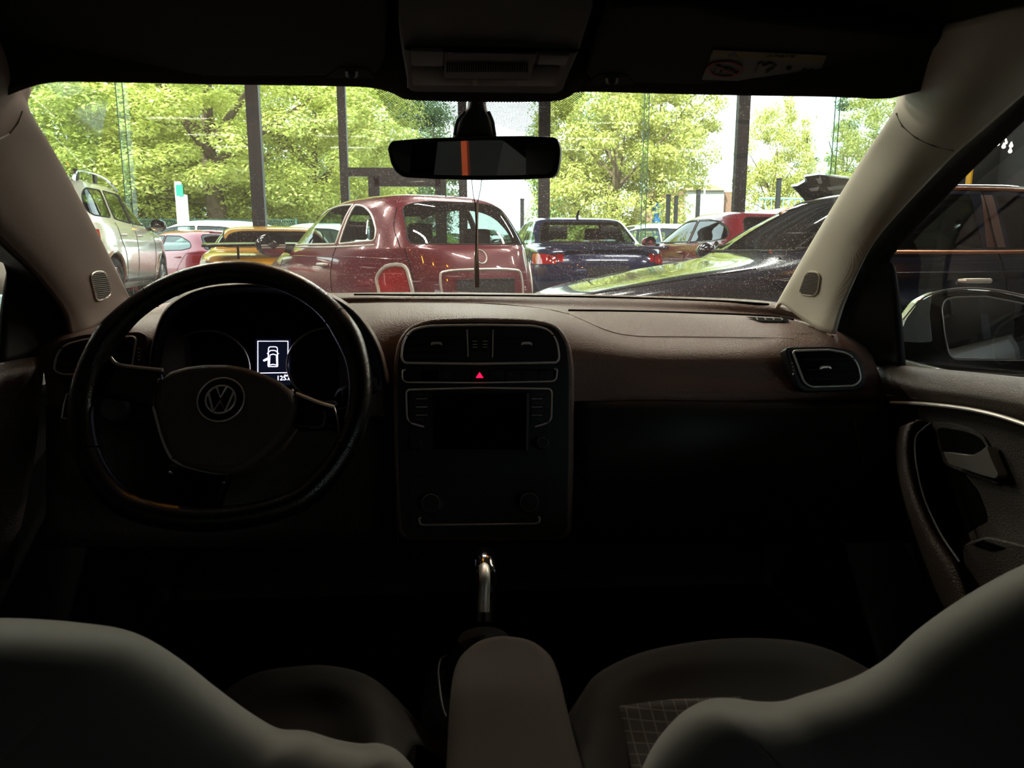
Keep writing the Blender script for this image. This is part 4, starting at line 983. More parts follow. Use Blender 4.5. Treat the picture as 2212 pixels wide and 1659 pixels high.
def fx(px): return aY(px, 400, FY).x
posts = [(557, .235), (745, .15), (1000, .16), (1175, .215), (1597, .225), (-120, .225), (2010, .225)]
for i, (px, wd) in enumerate(posts):
    x = fx(px)
    p = MB().box((x, FY, 2.28), (wd, .16, 4.4)).build('trim_%d' % (i + 3), M_steel, bevel=.004)
    tag(p, 'black steel post of the showroom glass front', kind='structure')
    if i in (0, 3, 4):
        MB().box((x - wd * .12, FY - .085, 2.28), (.02, .012, 4.4)).build('post_rib', M_blk, p)
# door frame rails between the two slim posts
x0, x1 = fx(745), fx(1000)
zt = aY(800, 372, FY).z
r_ = MB().box(((x0 + x1) / 2, FY, zt), (x1 - x0, .12, .16)).build('trim_10', M_steel, bevel=.004); tag(r_, 'black steel door rail', kind='structure')
for px in (808, 952):
    p = MB().box((fx(px), FY, zt / 2), (.21, .10, zt), ).build('trim_%d' % (11 if px < 900 else 12), M_steel, bevel=.004); tag(p, 'black steel door stile', kind='structure')
p = MB().box(((fx(808) + fx(952)) / 2, FY, zt - .16), (fx(952) - fx(808), .10, .2)).build('trim_13', M_steel, bevel=.004); tag(p, 'black steel door top rail', kind='structure')
# glass panes and their pale edges where two panes meet
stops = [-900, -120, 285, 557, 745, 1000, 1175, 1387, 1597, 1787, 2010]
for i in range(len(stops) - 1):
    a, b = fx(stops[i]), fx(stops[i + 1])
    shell('window_%d' % (i + 5), MB().add([(a, FY + .02, .1), (b, FY + .02, .1), (b, FY + .02, 4.4), (a, FY + .02, 4.4)], [(0, 1, 2, 3)]), M_fglass, 'glass pane of the showroom front')
for i, px in enumerate((285, 1387, 1787)):
    f = MB().box((fx(px), FY - .08, 2.25), (.09 if i else .12, .2, 4.4))
    fn = f.build('trim_%d' % (14 + i), thin_glass('glass fin', (238, 248, 243), .4), None); tag(fn, 'pale green glass fin stiffening the showroom front', kind='structure')
    for s in (-1, 1):
        MB().box((fx(px) + s * (.045 if i else .06), FY - .19, 2.25), (.014, .014, 4.4)).build('fin_edge', mat('dark green glass edge', (74, 104, 92), .3), fn)
shell('trim_17', MB().box((0, FY, 4.3), (30, .25, .3)), M_steel, 'black steel head beam of the glass front')
# corner column and services on the right wall
cx = aX(2085, 350, 6.45)
shell('trim_18', MB().box((9.25, 13.5, 2.28), (.7, .7, 4.4)), mat('black column paint', (20, 20, 21), .7), 'black column in the right corner')
pp = aX(2094, 380, 8.6)
yp = MB().tube([V((pp.x, pp.y, FZ)), V((pp.x, pp.y, 3.2))], .05, 14).build('pipe', mat('yellow pipe paint', (205, 150, 20), .45)); tag(yp, 'yellow vertical pipe in front of the black column', 'pipe')
# lamps: fluorescent strips across the ceiling; rightmost column added to brighten the right wall
M_tube = mat('lit lamp tube', (255, 250, 240), .5, emit=((255, 246, 232), LAMP))
for j, (y, zz) in enumerate(((4.6, 4.3), (7.0, 4.3), (9.6, 4.3))):
    for i, x in enumerate((-7.0, -3.4, .2, 3.8, 7.4)):
        t = thing('ceiling_lamp', None, 'lamp', (x, y, 4.3), group='strip lamps below the ceiling')
        t['label'] = 'long white strip lamp below the dark ceiling'
        MB().box((x, y, 4.36), (1.5, .16, .07)).build('lamp_tray', M_steel, t)
        MB().box((x, y, 4.305), (1.44, .10, .03)).build('lamp_tube', M_tube, t)
# hanging bulbs by the right wall and warm bulbs over the cars
M_bulb = mat('lit warm bulb', (255, 190, 90), .3, emit=((255, 150, 40), BULB))
M_bulbw = mat('pale bulb glass', (250, 235, 215), .2, emit=((255, 232, 205), 1.6))
def bulb(p, r, m_, label, grp):
    t = thing('pendant_bulb', label, 'lamp', p, group=grp)
    p = V(p)
    MB().lathe([(0, -r), (r * .7, -r * .72), (r, 0), (r * .72, r * .8), (r * .36, r * 1.5), (r * .34, r * 2.1)], p, (0, 0, 1), 14).build('bulb', m_, t)
    MB().lathe([(r * .4, r * 2), (r * .45, r * 2.1), (r * .4, r * 3.2), (0, r * 3.3)], p, (0, 0, 1), 12).build('socket', M_steel, t)
    MB().tube([p + V((0, 0, r * 3.2)), V((p.x, p.y, 4.4))], .004, 5).build('flex', M_steel, t)
for i, (px, py) in enumerate(((2155, 311), (2168, 317), (2172, 308), (2184, 315), (2182, 327))):
    q = aY(px, py, 9.4 + .12 * (i % 3))
    bulb(q, .024, M_bulbw, ('small pale bulb hanging by the right wall', 'second pale bulb hanging by the right wall', 'third pale bulb hanging by the right wall', 'fourth pale bulb hanging by the right wall', 'lowest pale bulb hanging by the right wall')[i], 'bulbs hanging by the right wall')
for i, q in enumerate(((-1.6, 3.4, 2.9), (.9, 3.1, 2.8), (2.4, 3.6, 3.0), (-.3, 2.4, 3.0), (3.2, 2.2, 2.7), (-3.0, 4.6, 2.9))):
    bulb(q, .05, M_bulb, 'warm bulb hanging over the parked cars', 'warm bulbs over the cars')
# conduit and socket box on the right wall
qa, qb = aX(2142, 322, 9.55), aX(2139, 400, 9.55)
cdt = thing('socket_box', 'pale socket box at the end of a black conduit on the right wall', 'socket', qb)
MB().tube([V((9.57, qa.y, 4.3)), V((9.57, qa.y, qb.z))], .014, 8).build('conduit', M_blk, cdt)
MB().box((9.55, qa.y, qb.z - .05), (.09, .14, .25)).build('box', mat('pale plastic box', (190, 190, 186), .5), cdt, bevel=.01)
MB().box((9.56, qa.y, aX(2142, 343, 9.55).z), (.05, .07, .05)).build('clip', mat('pale plastic box', (190, 190, 186), .5), cdt, bevel=.005)

# ================================================================== outdoors
M_asph = mat('grey asphalt', (128, 128, 126), .9, var=((112, 112, 110), .6))
shell('ground', MB().box((0, 54.8, -.06), (160, 80, .1)), M_asph, 'grey asphalt of the car park outside')
def leafmat(name, c1, c2):
    mm = bpy.data.materials.new(name); mm.use_nodes = True
    nt = mm.node_tree; nt.nodes.clear(); N, L = nt.nodes.new, nt.links.new
    ge = N('ShaderNodeNewGeometry'); mx = N('ShaderNodeMix'); mx.data_type = 'RGBA'
    mx.inputs['A'].default_value = lin(c1) + (1,); mx.inputs['B'].default_value = lin(c2) + (1,)
    L(ge.outputs['Random Per Island'], mx.inputs['Factor'])
    d = N('ShaderNodeBsdfDiffuse'); t = N('ShaderNodeBsdfTranslucent'); L(mx.outputs['Result'], d.inputs[0]); L(mx.outputs['Result'], t.inputs[0])
    ms = N('ShaderNodeMixShader'); ms.inputs[0].default_value = .42; L(d.outputs[0], ms.inputs[1]); L(t.outputs[0], ms.inputs[2])
    gl = N('ShaderNodeBsdfGlossy'); gl.inputs['Roughness'].default_value = .45; gl.inputs[0].default_value = (.8, .85, .7, 1)
    m2 = N('ShaderNodeMixShader'); m2.inputs[0].default_value = .05; L(ms.outputs[0], m2.inputs[1]); L(gl.outputs[0], m2.inputs[2])
    o = N('ShaderNodeOutputMaterial'); L(m2.outputs[0], o.inputs['Surface'])
    return mm
LF = {'lime': leafmat('lime green leaves', (172, 182, 82), (224, 222, 138)), 'mid': leafmat('mid green leaves', (104, 132, 60), (162, 178, 98)),
      'dull': leafmat('dull green leaves', (80, 104, 66), (124, 142, 96)), 'gold': leafmat('yellow green leaves', (154, 160, 72), (206, 200, 118)),
      'dark': leafmat('dark conifer needles', (56, 80, 62), (98, 120, 88)), 'far': leafmat('pale far foliage', (96, 116, 92), (126, 142, 116))}
M_bark = mat('grey brown bark', (112, 96, 78), .95, bump=('noise', 14, 1.0), var=((84, 70, 56), 6))
import numpy as np
def crown_mesh(name, seed, rx, ry, rz, nclump, nleaf, ls, kind='round', hollow=.55):
    """leafy crown of unit size: clumps of small folded leaves that mostly face up and outwards"""
    R = np.random.RandomState(seed); C = []
    while len(C) < nclump:
        p = R.uniform(-1, 1, 3)
        if kind == 'cone':
            k = (1 - (p[2] + 1) / 2) * .95 + .05; h = math.hypot(p[0], p[1])
            if k * .4 < h <= k: C.append(p)
        elif hollow < np.linalg.norm(p) <= 1: C.append(p)
    C = np.array(C) * (rx, ry, rz); n = nclump * nleaf
    cr_ = R.uniform(.45, .95, nclump) * min(rx, rz) * .27
    unit = lambda a: a / np.linalg.norm(a, axis=1)[:, None]
    d = unit(R.normal(size=(n, 3)))
    q = np.repeat(C, nleaf, 0) + d * (1, 1, .55) * (np.repeat(cr_, nleaf) * R.uniform(.35, 1, n) ** .6)[:, None]
    nn = unit(d * .7 + (0, 0, 1.0) + R.uniform(-1, 1, (n, 3)) * (.8, .8, .5))
    t = unit(np.cross(nn, R.normal(size=(n, 3)))); bb = np.cross(nn, t)
    s = (ls * R.uniform(.6, 1.25, n))[:, None]
    vs = np.stack([q - t * s, q + bb * s * .55 - nn * s * .15, q + t * s, q - bb * s * .55 - nn * s * .15], 1).reshape(-1, 3)
    i = np.arange(n)[:, None] * 4
    fs = np.concatenate([i + (0, 1, 2), i + (0, 2, 3)], 1).reshape(-1, 3)
    me = bpy.data.meshes.new(name)
    me.from_pydata(vs.tolist(), [], fs.tolist())
    me.materials.append(None)
    return me
CROWNS = {}
def crown(kind, rng):
    spec = {'round': (1.0, 1.0, .85, 330, 170, .0165, 'round', .55), 'wide': (1.0, .9, .75, 360, 210, .0145, 'round', .55), 'cone': (.42, .42, 1.0, 200, 130, .015, 'cone', 0), 'bush': (1.0, .7, .6, 170, 130, .028, 'round', .4), 'airy': (.9, .9, 1.0, 230, 150, .021, 'round', .3)}[kind]
    if kind not in CROWNS: CROWNS[kind] = crown_mesh('crown_' + kind, len(kind) * 7, *spec)
    return CROWNS[kind]
def plant(name, label, cat, px, Y, zc, sx, sz, leaves, kind='round', trunk=.25, group=None, rz=0.0, sy=None, ground=0.0):
    """tree: leafy crown centred at height zc, on a branching trunk"""
    rng = random.Random(int(px * 7 + Y))
    x = aY(px, 500, Y).x
    t = thing(name, label, cat, (x, Y, ground), 0, group)
    ob = bpy.data.objects.new('crown', crown(kind, None)); COL.objects.link(ob); ob.parent = t
    ob.material_slots[0].link = 'OBJECT'; ob.material_slots[0].material = LF[leaves]
    ob.location = (0, 0, zc); ob.scale = (sx, sy or sx, sz); ob.rotation_euler = (0, 0, rz)
    if trunk:
        tr = MB()
        tr.tube(crom([V((x, Y, ground)), V((x + trunk * .2, Y, zc * .35)), V((x - trunk * .3, Y, zc * .75)), V((x, Y, zc + sz * .35))], 4), [trunk * (1.15 - .07 * i) for i in range(13)], 10)
        for k in range(7):
            a = rng.uniform(0, 6.28); z0 = zc * rng.uniform(.55, .95)
            tr.tube(crom([V((x, Y, z0)), V((x + math.cos(a) * sx * .3, Y + math.sin(a) * sx * .3, z0 + sz * .22)), V((x + math.cos(a) * sx * .7, Y + math.sin(a) * sx * .6, z0 + sz * .5))], 4), [trunk * (.42 - .04 * i) for i in range(9)], 7)
        tr.build('trunk', M_bark, t)
    return t
G1, G2 = 'trees beyond the car park', 'bushes beyond the car park'
plant('tree', 'large lime green tree with a thick bare trunk left of the wide black post', 'tree', 470, 25.5, 5.2, 5.6, 4.4, 'lime', 'wide', .42, G1)
plant('tree', 'lime green tree crown at the far left above the silver car', 'tree', 130, 27, 4.6, 5.2, 5.0, 'lime', 'round', .25, G1, 1.0)
plant('tree', 'bright lime tree between the wide black post and the slim door post', 'tree', 690, 28, 4.4, 3.9, 5.0, 'lime', 'round', .22, G1, 2.1)
plant('tree', 'lime tree behind the trunk of the large tree', 'tree', 330, 33, 5.0, 6.0, 6.5, 'mid', 'round', .25, G1, 2.7)
plant('tree', 'dull green drooping tree seen left of the mirror', 'tree', 835, 44, 6.2, 4.6, 7.0, 'dull', 'round', .3, G1, .6)
plant('tree', 'pale green tree behind the drooping tree', 'tree', 800, 52, 4.5, 6.0, 5.0, 'dull', 'round', .25, G1, 1.6)
plant('tree', 'large yellow green tree right of the mirror', 'tree', 1330, 27, 4.35, 3.15, 3.9, 'gold', 'airy', .2, G1, .8)
plant('tree', 'yellow green tree branch reaching right of the pane joint', 'tree', 1420, 29, 5.9, 2.6, 3.2, 'gold', 'airy', .16, G1, 2.0)
plant('tree', 'mid green low tree right of the thick post behind the mirror', 'tree', 1240, 31, 4.0, 2.2, 4.2, 'mid', 'airy', .16, G1, 1.2)
plant('tree', 'small light green tree right of the right wide post', 'tree', 1668, 30, 4.0, 1.75, 3.2, 'gold', 'airy', .14, G1, 2.5)
plant('tree', 'yellow green tree beside the right windscreen pillar', 'tree', 1915, 26, 4.6, 2.2, 3.0, 'gold', 'round', .18, G1, .3)
plant('conifer', 'dark conifer behind the traffic light', 'tree', 1735, 42, 3.6, 5.0, 3.9, 'dull', 'cone', .2, G1)
plant('conifer', 'tall dark conifer behind the pale glass joint', 'tree', 1810, 40, 4.6, 5.5, 5.0, 'dull', 'cone', .2, G1, 1.0)
plant('conifer', 'broad conifer beside the right windscreen pillar', 'tree', 1880, 44, 4.0, 6.5, 4.6, 'dull', 'cone', .2, G1, 2.0)
for i, (px, Y, sx, sz, lf, lb) in enumerate(((230, 26, 2.8, 2.6, 'mid', 'green bush behind the silver car roof'), (620, 29, 2.6, 2.4, 'lime', 'lime green bush behind the red car'), (390, 30, 2.4, 2.4, 'mid', 'green bush left of the white sign'), (700, 33, 2.6, 2.6, 'mid', 'green bush behind the slim door post'),
        (1300, 25, 1.5, 1.9, 'gold', 'yellow green bush below the large yellow green tree'), (1400, 27, 1.3, 1.5, 'gold', 'small yellow green bush left of the brick building'), (930, 40, 2.2, 1.9, 'mid', 'low bush below the mirror'), (1720, 34, 2.0, 1.8, 'mid', 'green bush behind the blue railing'), (1620, 38, 2.0, 1.7, 'mid', 'green bush right of the white building'), (40, 24, 3.0, 3.4, 'mid', 'green bush behind the left windscreen pillar'))):
    plant('bush', lb, 'bush', px, Y, sz * .55, sx, sz, lf, 'bush', 0, G2, i * .9)
for i, (px, Y, sx, sz) in enumerate(((1530, 75, 7.0, 4.6), (1130, 80, 9.0, 3.2), (1440, 90, 9.0, 4.6), (990, 85, 8.0, 3.0), (1240, 88, 9, 3.2))):
    plant('bush', ('pale far trees above the white building', 'pale far trees right of the mirror stem', 'pale far trees left of the building', 'pale far trees below the mirror', 'pale far trees behind the thick post')[i], 'bush', px, Y, sz * .5, sx, sz, 'far', 'bush', 0, 'far trees on the skyline', i)

# chain-link fence, sign, traffic light, buildings
M_fen = mat('dark green fence wire', (62, 92, 80), .6)
fz = thing('fence', 'dark green wire fence in front of the big tree trunk', 'fence', (-8, 21, 0))
xa, xb = aY(200, 480, 23).x, aY(640, 480, 23).x
for k in range(7):
    x = xa + (xb - xa) * k / 6
    MB().tube([V((x, 23, 0)), V((x, 23, 2.05))], .035, 8).build('fence_post', M_fen, fz)
g = MB()
for k in range(90):
    x = xa + (xb - xa) * k / 90
    g.tube([V((x, 23, .1)), V((x + .9, 23, 2.0))], .008, 3, caps=False); g.tube([V((x + .9, 23, .1)), V((x, 23, 2.0))], .008, 3, caps=False)
g.tube([V((xa, 23, 2.0)), V((xb, 23, 2.0))], .02, 5)
g.build('fence_mesh', M_fen, fz)
sg_ = thing('sign_pillar', 'white sign pillar with a green panel in front of the trees', 'sign', (aY(388, 480, 20).x, 20, 0))
a = aY(388, 395, 20); b = aY(397, 405, 20)
MB().box((aY(383, 400, 20).x, 20.05, 1.35), (.14, .12, 2.95)).build('sign_post', mat('white sign paint', (230, 234, 232), .4), sg_, bevel=.01)
MB().box((aY(394, 400, 20).x, 20, 1.25), (.16, .16, 2.5)).build('sign_body', mat('white sign paint', (230, 234, 232), .4), sg_, bevel=.01)
MB().box((aY(391, 412, 20).x, 19.9, aY(391, 412, 20).z), (.17, .03, .28)).build('sign_panel', mat('green sign panel', (30, 140, 110), .4), sg_, bevel=.004)
tl = thing('traffic_light', 'dark traffic light head on a white mast', 'traffic light', (aY(1755, 480, 30).x, 30, 0))
MB().tube([aY(1754, 560, 30) * 1, aY(1755, 280, 30)], .065, 10).build('mast', mat('white mast paint', (225, 228, 228), .4), tl)
MB().prism([aY(x, y, 29.8) for x, y in ellipse(1743.5, 296, 4.5, 15, 16)], (0, .15, 0)).build('signal_head', M_steel, tl)
for s in (-1, 1): MB().tube([aY(1755, 362, 30), aY(1755 + s * 13, 374, 30)], .02, 6).build('stay', mat('white mast paint', (225, 228, 228), .4), tl)
M_brick = bpy.data.materials.new('red brick wall'); M_brick.use_nodes = True
def _brick(nt):
    N, L = nt.nodes.new, nt.links.new; b = nt.nodes['Principled BSDF']; b.inputs['Roughness'].default_value = .9
    tc = N('ShaderNodeTexCoord'); mp = N('ShaderNodeMapping'); mp.inputs['Rotation'].default_value = (PI / 2, 0, 0); br = N('ShaderNodeTexBrick'); br.inputs['Scale'].default_value = 4
    br.inputs['Color1'].default_value = lin((128, 88, 70)) + (1,); br.inputs['Color2'].default_value = lin((112, 74, 58)) + (1,); br.inputs['Mortar'].default_value = lin((124, 112, 100)) + (1,)
    L(tc.outputs['Object'], mp.inputs[0]); L(mp.outputs[0], br.inputs['Vector']); L(br.outputs['Color'], b.inputs['Base Color'])
_brick(M_brick.node_tree)
bd = thing('building', 'low white and brick building beyond the car park', 'building', (aY(1510, 480, 48).x, 48, 0))
def bx_px(x0, x1, y0, Y, dpt, mt, nm, par):
    p, q = aY(x0, y0, Y), aY(x1, y0, Y)
    return MB().box(((p.x + q.x) / 2, Y + dpt / 2, p.z / 2), (q.x - p.x, dpt, p.z)).build(nm, mt, par)
bx_px(1415, 1486, 408, 48.5, 6, M_brick, 'brick_wing', bd)
bx_px(1484, 1565, 410, 48, 6, mat('white render', (150, 148, 142), .8), 'white_block', bd)
bx_px(1563, 1585, 414, 48.4, 6, M_brick, 'brick_wing', bd)
p, q, t1, t2 = aY(1482, 411, 47.8), aY(1567, 411, 47.8), aY(1495, 399, 51), aY(1545, 399, 51)
MB().add([p, q, t2, t1, p + V((0, 6.4, 0)), q + V((0, 6.4, 0))], [(0, 1, 2, 3), (0, 3, 4), (1, 5, 2), (3, 2, 5, 4)]).build('roof', mat('ochre roof', (140, 112, 58), .7), bd)
MB().box((aY(1530, 440, 47.97).x, 47.97, 1.2), (.9, .06, 2.3)).build('door_leaf', mat('pale door', (120, 120, 116), .5), bd)
lp2 = thing('street_lamp', 'thin grey street lamp curving over the low building', 'street lamp', (aY(1522, 480, 40).x, 40, 0))
MB().tube(crom([V((aY(1522, 480, 40).x, 40, 0)), aY(1522, 420, 40), aY(1519, 398, 40), aY(1505, 386, 40), aY(1492, 384, 40)], 4), .05, 8).build('mast', mat('grey galvanised steel', (170, 174, 174), .4), lp2)
for i, (px, y0, Y) in enumerate(((1128, 432, 22), (1444, 423, 21), (1461, 426, 24), (1509, 412, 23), (1683, 388, 20))):
    a = aY(px, y0, Y)
    bo = thing('bollard', ('dark post left of the blue saloon roof', 'dark post beside the yellow green bush', 'short dark post left of the white building', 'thin dark post before the white building', 'tall dark post beside the raised bonnet')[i], 'post', (a.x, Y, 0), group='dark posts in the car park')
    MB().box((a.x, Y, a.z / 2), (.11, .11, a.z)).build('post', M_steel, bo, bevel=.01)
    MB().box((a.x, Y, a.z + .02), (.13, .13, .04)).build('cap', M_steel, bo, bevel=.01)
rl = thing('railing', 'pale blue metal railing behind the dark post on the right', 'railing', (aY(1700, 480, 24).x, 24, 0))
MB().tube([aY(1640, 428, 24), aY(1770, 430, 24)], .03, 6).build('top_rail', mat('pale blue paint', (120, 170, 178), .5), rl)
for k in range(11):
    a = aY(1642 + k * 12.6, 429, 24); MB().tube([V((a.x, 24, 0)), a], .016, 6).build('baluster', mat('pale blue paint', (120, 170, 178), .5), rl)
bb = thing('bin', 'blue bin behind the parked cars', 'bin', (aY(1420, 480, 26).x, 26, 0))
a, b = aY(1412, 443, 26), aY(1428, 443, 26)
MB().box(((a.x + b.x) / 2, 26, a.z / 2), (b.x - a.x, .4, a.z)).build('bin_body', mat('blue plastic', (40, 96, 150), .5), bb, bevel=.03)
MB().box(((a.x + b.x) / 2, 26, a.z + .02), (b.x - a.x + .04, .44, .06)).build('lid', mat('blue plastic', (40, 96, 150), .5), bb, bevel=.02)
# ================================================================== parked cars
def paint(name, rgb, metal=.35, rough=.28, flake=None):
    return mat(name, rgb, rough, metal=metal, coat=1.0, spec=.5)
M_cglass = thin_glass('car window glass', (206, 218, 212), 1.1)
M_cdark  = thin_glass('dark car window glass', (52, 58, 58), 1.35)
M_cmid = thin_glass('grey car window glass', (166, 176, 172), 1.2)
M_tyre = mat('black tyre rubber', (22, 22, 23), .85, bump=('noise', 60, .4))
M_alloy = mat('grey alloy wheel', (150, 152, 155), .3, metal=.9)
M_lens = mat('red tail lamp lens', (165, 8, 20), .12, coat=1)
M_lensd = mat('dark red tail lamp lens', (90, 6, 14), .15, coat=1)
M_lining = mat('dark car cabin lining', (24, 24, 26), .9)
M_hl = mat('head lamp lens', (190, 196, 200), .08, metal=.6, coat=1)
M_plate = mat('white number plate', (220, 220, 214), .5)

def inpoly(x, y, P):
    c = False; k = len(P)
    for i in range(k):
        (x1, y1), (x2, y2) = P[i], P[i - 1]
        if (y1 > y) != (y2 > y) and x < (x2 - x1) * (y - y1) / (y2 - y1) + x1: c = not c
    return c

class Car:
    NT = 104
    def __init__(s, name, label, loc, heading, scale, rings, body, group='cars in the showroom', cat='car'):
        s.t = thing(name, label, cat, loc, math.radians(heading), group)
        s.t.scale = (scale,) * 3
        s.body_mat = body; s.rings = rings
        R = [V(r[:3]).to_tuple() + tuple(r[3:]) for r in rings]
        rows = []
        k = len(R)
        def cr(a, b, c, d, t): return .5 * ((2 * b) + (c - a) * t + (2 * a - 5 * b + 4 * c - d) * t * t + (3 * b - a - 3 * c + d) * t ** 3)
        for i in range(k - 1):
            n = 4
            for j in range(n):
                t = j / n
                rows.append([cr(R[max(i - 1, 0)][q], R[i][q], R[i + 1][q], R[min(i + 2, k - 1)][q], t) for q in range(6)])
        rows.append(list(R[-1]))
        s.bm = bm = bmesh.new()
        grid = []
        for xr, zr, xf, zf, w, n in rows:
            cx, a = (xr + xf) / 2, (xf - xr) / 2
            ring = []
            for j in range(s.NT):
                th = 2 * PI * (j + .5) / s.NT
                c_, s_ = math.cos(th), math.sin(th)
                # even out the spacing of a squared ellipse
                x = cx + a * math.copysign(abs(c_) ** (2 / n), c_); y = w * math.copysign(abs(s_) ** (2 / n), s_)
                f = (x - xr) / (xf - xr)
                ring.append(bm.verts.new((x, y, zr + (zf - zr) * f)))
            grid.append(ring)
        for i in range(len(grid) - 1):
            for j in range(s.NT):
                j2 = (j + 1) % s.NT
                bm.faces.new((grid[i][j], grid[i][j2], grid[i + 1][j2], grid[i + 1][j]))
        top = grid[-1]; h = s.NT // 2
        for j in range(h // 2):
            pass
        for j in range(h - 1):
            a, b, c, d = top[j], top[j + 1], top[s.NT - 2 - j], top[s.NT - 1 - j]
            bm.faces.new((a, b, c, d))
        bmesh.ops.remove_doubles(bm, verts=bm.verts, dist=1e-5)
        bmesh.ops.recalc_face_normals(bm, faces=bm.faces)
        s.reg = bm.faces.layers.int.new('reg')
        s.xm = sum((r[0] + r[2]) / 2 for r in rings) / k
        bm.verts.ensure_lookup_table()
        s.bvh0 = BVHTree.FromBMesh(bm)
        s.parts = {}; s.nreg = 0
    def surf(s, x=None, y=None, z=None, side=1, off=0.0):
        """point on the body: side view (x,z) seen from side*y; end view (y,z) seen from the rear (side=-1) or front (side=1)"""
        if y is None:
            h = s.bvh0.ray_cast(V((x, side * 3, z)), V((0, -side, 0))); d = V((0, side, 0))
        elif x is None:
            h = s.bvh0.ray_cast(V((side * 9 + 2, y, z)), V((-side, 0, 0))); d = V((side, 0, 0))
        else:
            h = s.bvh0.ray_cast(V((x, y, 4)), V((0, 0, -1))); d = V((0, 0, 1))
        return h[0] + d * off if h[0] is not None else None
    def region(s, poly, view, name, material, rad=.04, side=0, delete=False, trim=None, both=True):
        """cut a panel out of the body. view: 'side' (x,z), 'rear' / 'front' (y,z)"""
        P = [tuple(p) for p in fillet([V(q) for q in poly], rad, 3)]
        sides = [1, -1] if view == 'side' else [0]
        polys = [(P, sg) for sg in (sides if side == 0 else [side])] if view == 'side' else ([(P, 0)] + ([([(-a, b) for a, b in P][::-1], 0)] if (both and min(q[0] for q in P) > -.02) else []))
        u = 0 if view == 'side' else 1
        bm = s.bm
        for Q, sg in polys:
            lo0, hi0 = min(q[0] for q in Q), max(q[0] for q in Q); lo1, hi1 = min(q[1] for q in Q), max(q[1] for q in Q)
            def ok(f, pad=.0):
                c = f.calc_center_median()
                if view == 'side' and (c.y * sg <= .05 or f.normal.y * sg < .3): return False
                if view == 'rear' and (c.x > s.xm or f.normal.x > -.2): return False
                if view == 'front' and (c.x < s.xm or f.normal.x < .2): return False
                us = [v.co[u] for v in f.verts]; zs = [v.co.z for v in f.verts]
                return max(us) >= lo0 and min(us) <= hi0 and max(zs) >= lo1 and min(zs) <= hi1
            for i in range(len(Q)):
                a, b = Q[i - 1], Q[i]
                if math.hypot(b[0] - a[0], b[1] - a[1]) < 1e-4: continue
                no = V((b[1] - a[1], 0, -(b[0] - a[0]))) if u == 0 else V((0, b[1] - a[1], -(b[0] - a[0])))
                co = V((a[0], 0, a[1])) if u == 0 else V((0, a[0], a[1]))
                fs = [f for f in bm.faces if ok(f)]
                geom = set(fs)
                for f in fs: geom.update(f.edges); geom.update(f.verts)
                bmesh.ops.bisect_plane(bm, geom=list(geom), dist=1e-5, plane_co=co, plane_no=no.normalized())
            s.nreg += 1; rid = s.nreg
            dele = []
            for f in bm.faces:
                if f[s.reg] == 0 and ok(f):
                    c = f.calc_center_median()
                    if inpoly(c[u], c.z, Q):
                        f[s.reg] = rid
                        if delete: dele.append(f)
            if delete: bmesh.ops.delete(bm, geom=dele, context='FACES')
            else: s.parts[rid] = (name, material, trim)
    def finish(s, lining=True):
        bm = s.bm
        bm.normal_update()
        nm = {v.index: v.normal.copy() for v in bm.verts}
        bm.verts.index_update()
        nm = {v.index: v.normal.copy() for v in bm.verts}
        groups = {0: ('body', s.body_mat, None)}; groups.update(s.parts)
        faces = {}
        for f in bm.faces: faces.setdefault(f[s.reg], []).append(f)
        for rid, (name, material, trim) in groups.items():
            fs = faces.get(rid)
            if not fs: continue
            idx = {}; vs = []; ns = []; pf = []
            for f in fs:
                q = []
                for v in f.verts:
                    if v.index not in idx: idx[v.index] = len(vs); vs.append(v.co.copy()); ns.append(nm[v.index])
                    q.append(idx[v.index])
                pf.append(q)
            me = bpy.data.meshes.new(name); me.from_pydata([tuple(v) for v in vs], [], pf); me.shade_smooth()
            me.normals_split_custom_set_from_vertices([tuple(n) for n in ns])
            me.materials.append(material)
            ob = bpy.data.objects.new(name, me); COL.objects.link(ob); ob.parent = s.t
            if rid == 0: s.body = ob
            if trim:
                fset = set(fs); es = [e for f in fs for e in f.edges if sum(1 for g in e.link_faces if g in fset) == 1]
                adj = {}
                for e in es:
                    a, b = e.verts; adj.setdefault(a, []).append(b); adj.setdefault(b, []).append(a)
                seen = set()
                for v0 in adj:
                    if v0 in seen: continue
                    L = [v0]; seen.add(v0); cur = v0
                    while 1:
                        nx = [q for q in adj[cur] if q not in seen]
                        if not nx: break
                        cur = nx[0]; seen.add(cur); L.append(cur)
                    if len(L) > 5:
                        pts = [L[0].co.copy()]
                        for q in L[1:]:
                            if (q.co - pts[-1]).length > .012: pts.append(q.co.copy())
                        MB().tube(pts, trim[1], 6, closed=True).build(trim[2] if len(trim) > 2 else 'window_trim', trim[0], ob, world=False)
        if lining:
            fs = [f for f in faces[0] if f.calc_center_median().z > .5]
            g = MB(); idx = {}
            for f in fs:
                q = []
                for v in f.verts:
                    if v.index not in idx: idx[v.index] = len(g.v); g.v.append(v.co - nm[v.index] * .018)
                    q.append(idx[v.index])
                g.f.append(tuple(q))
            g.build('cabin_lining', M_lining, s.t, world=False)
        xs = [r[0] for r in s.rings]; r0 = s.rings[0]
        MB().box(((r0[0] + r0[2]) / 2, 0, r0[1] + .12), (r0[2] - r0[0], r0[4] * 1.1, .22)).build('underbody', M_blkm, s.t, world=False)
        s.bm.free()
        return s.t
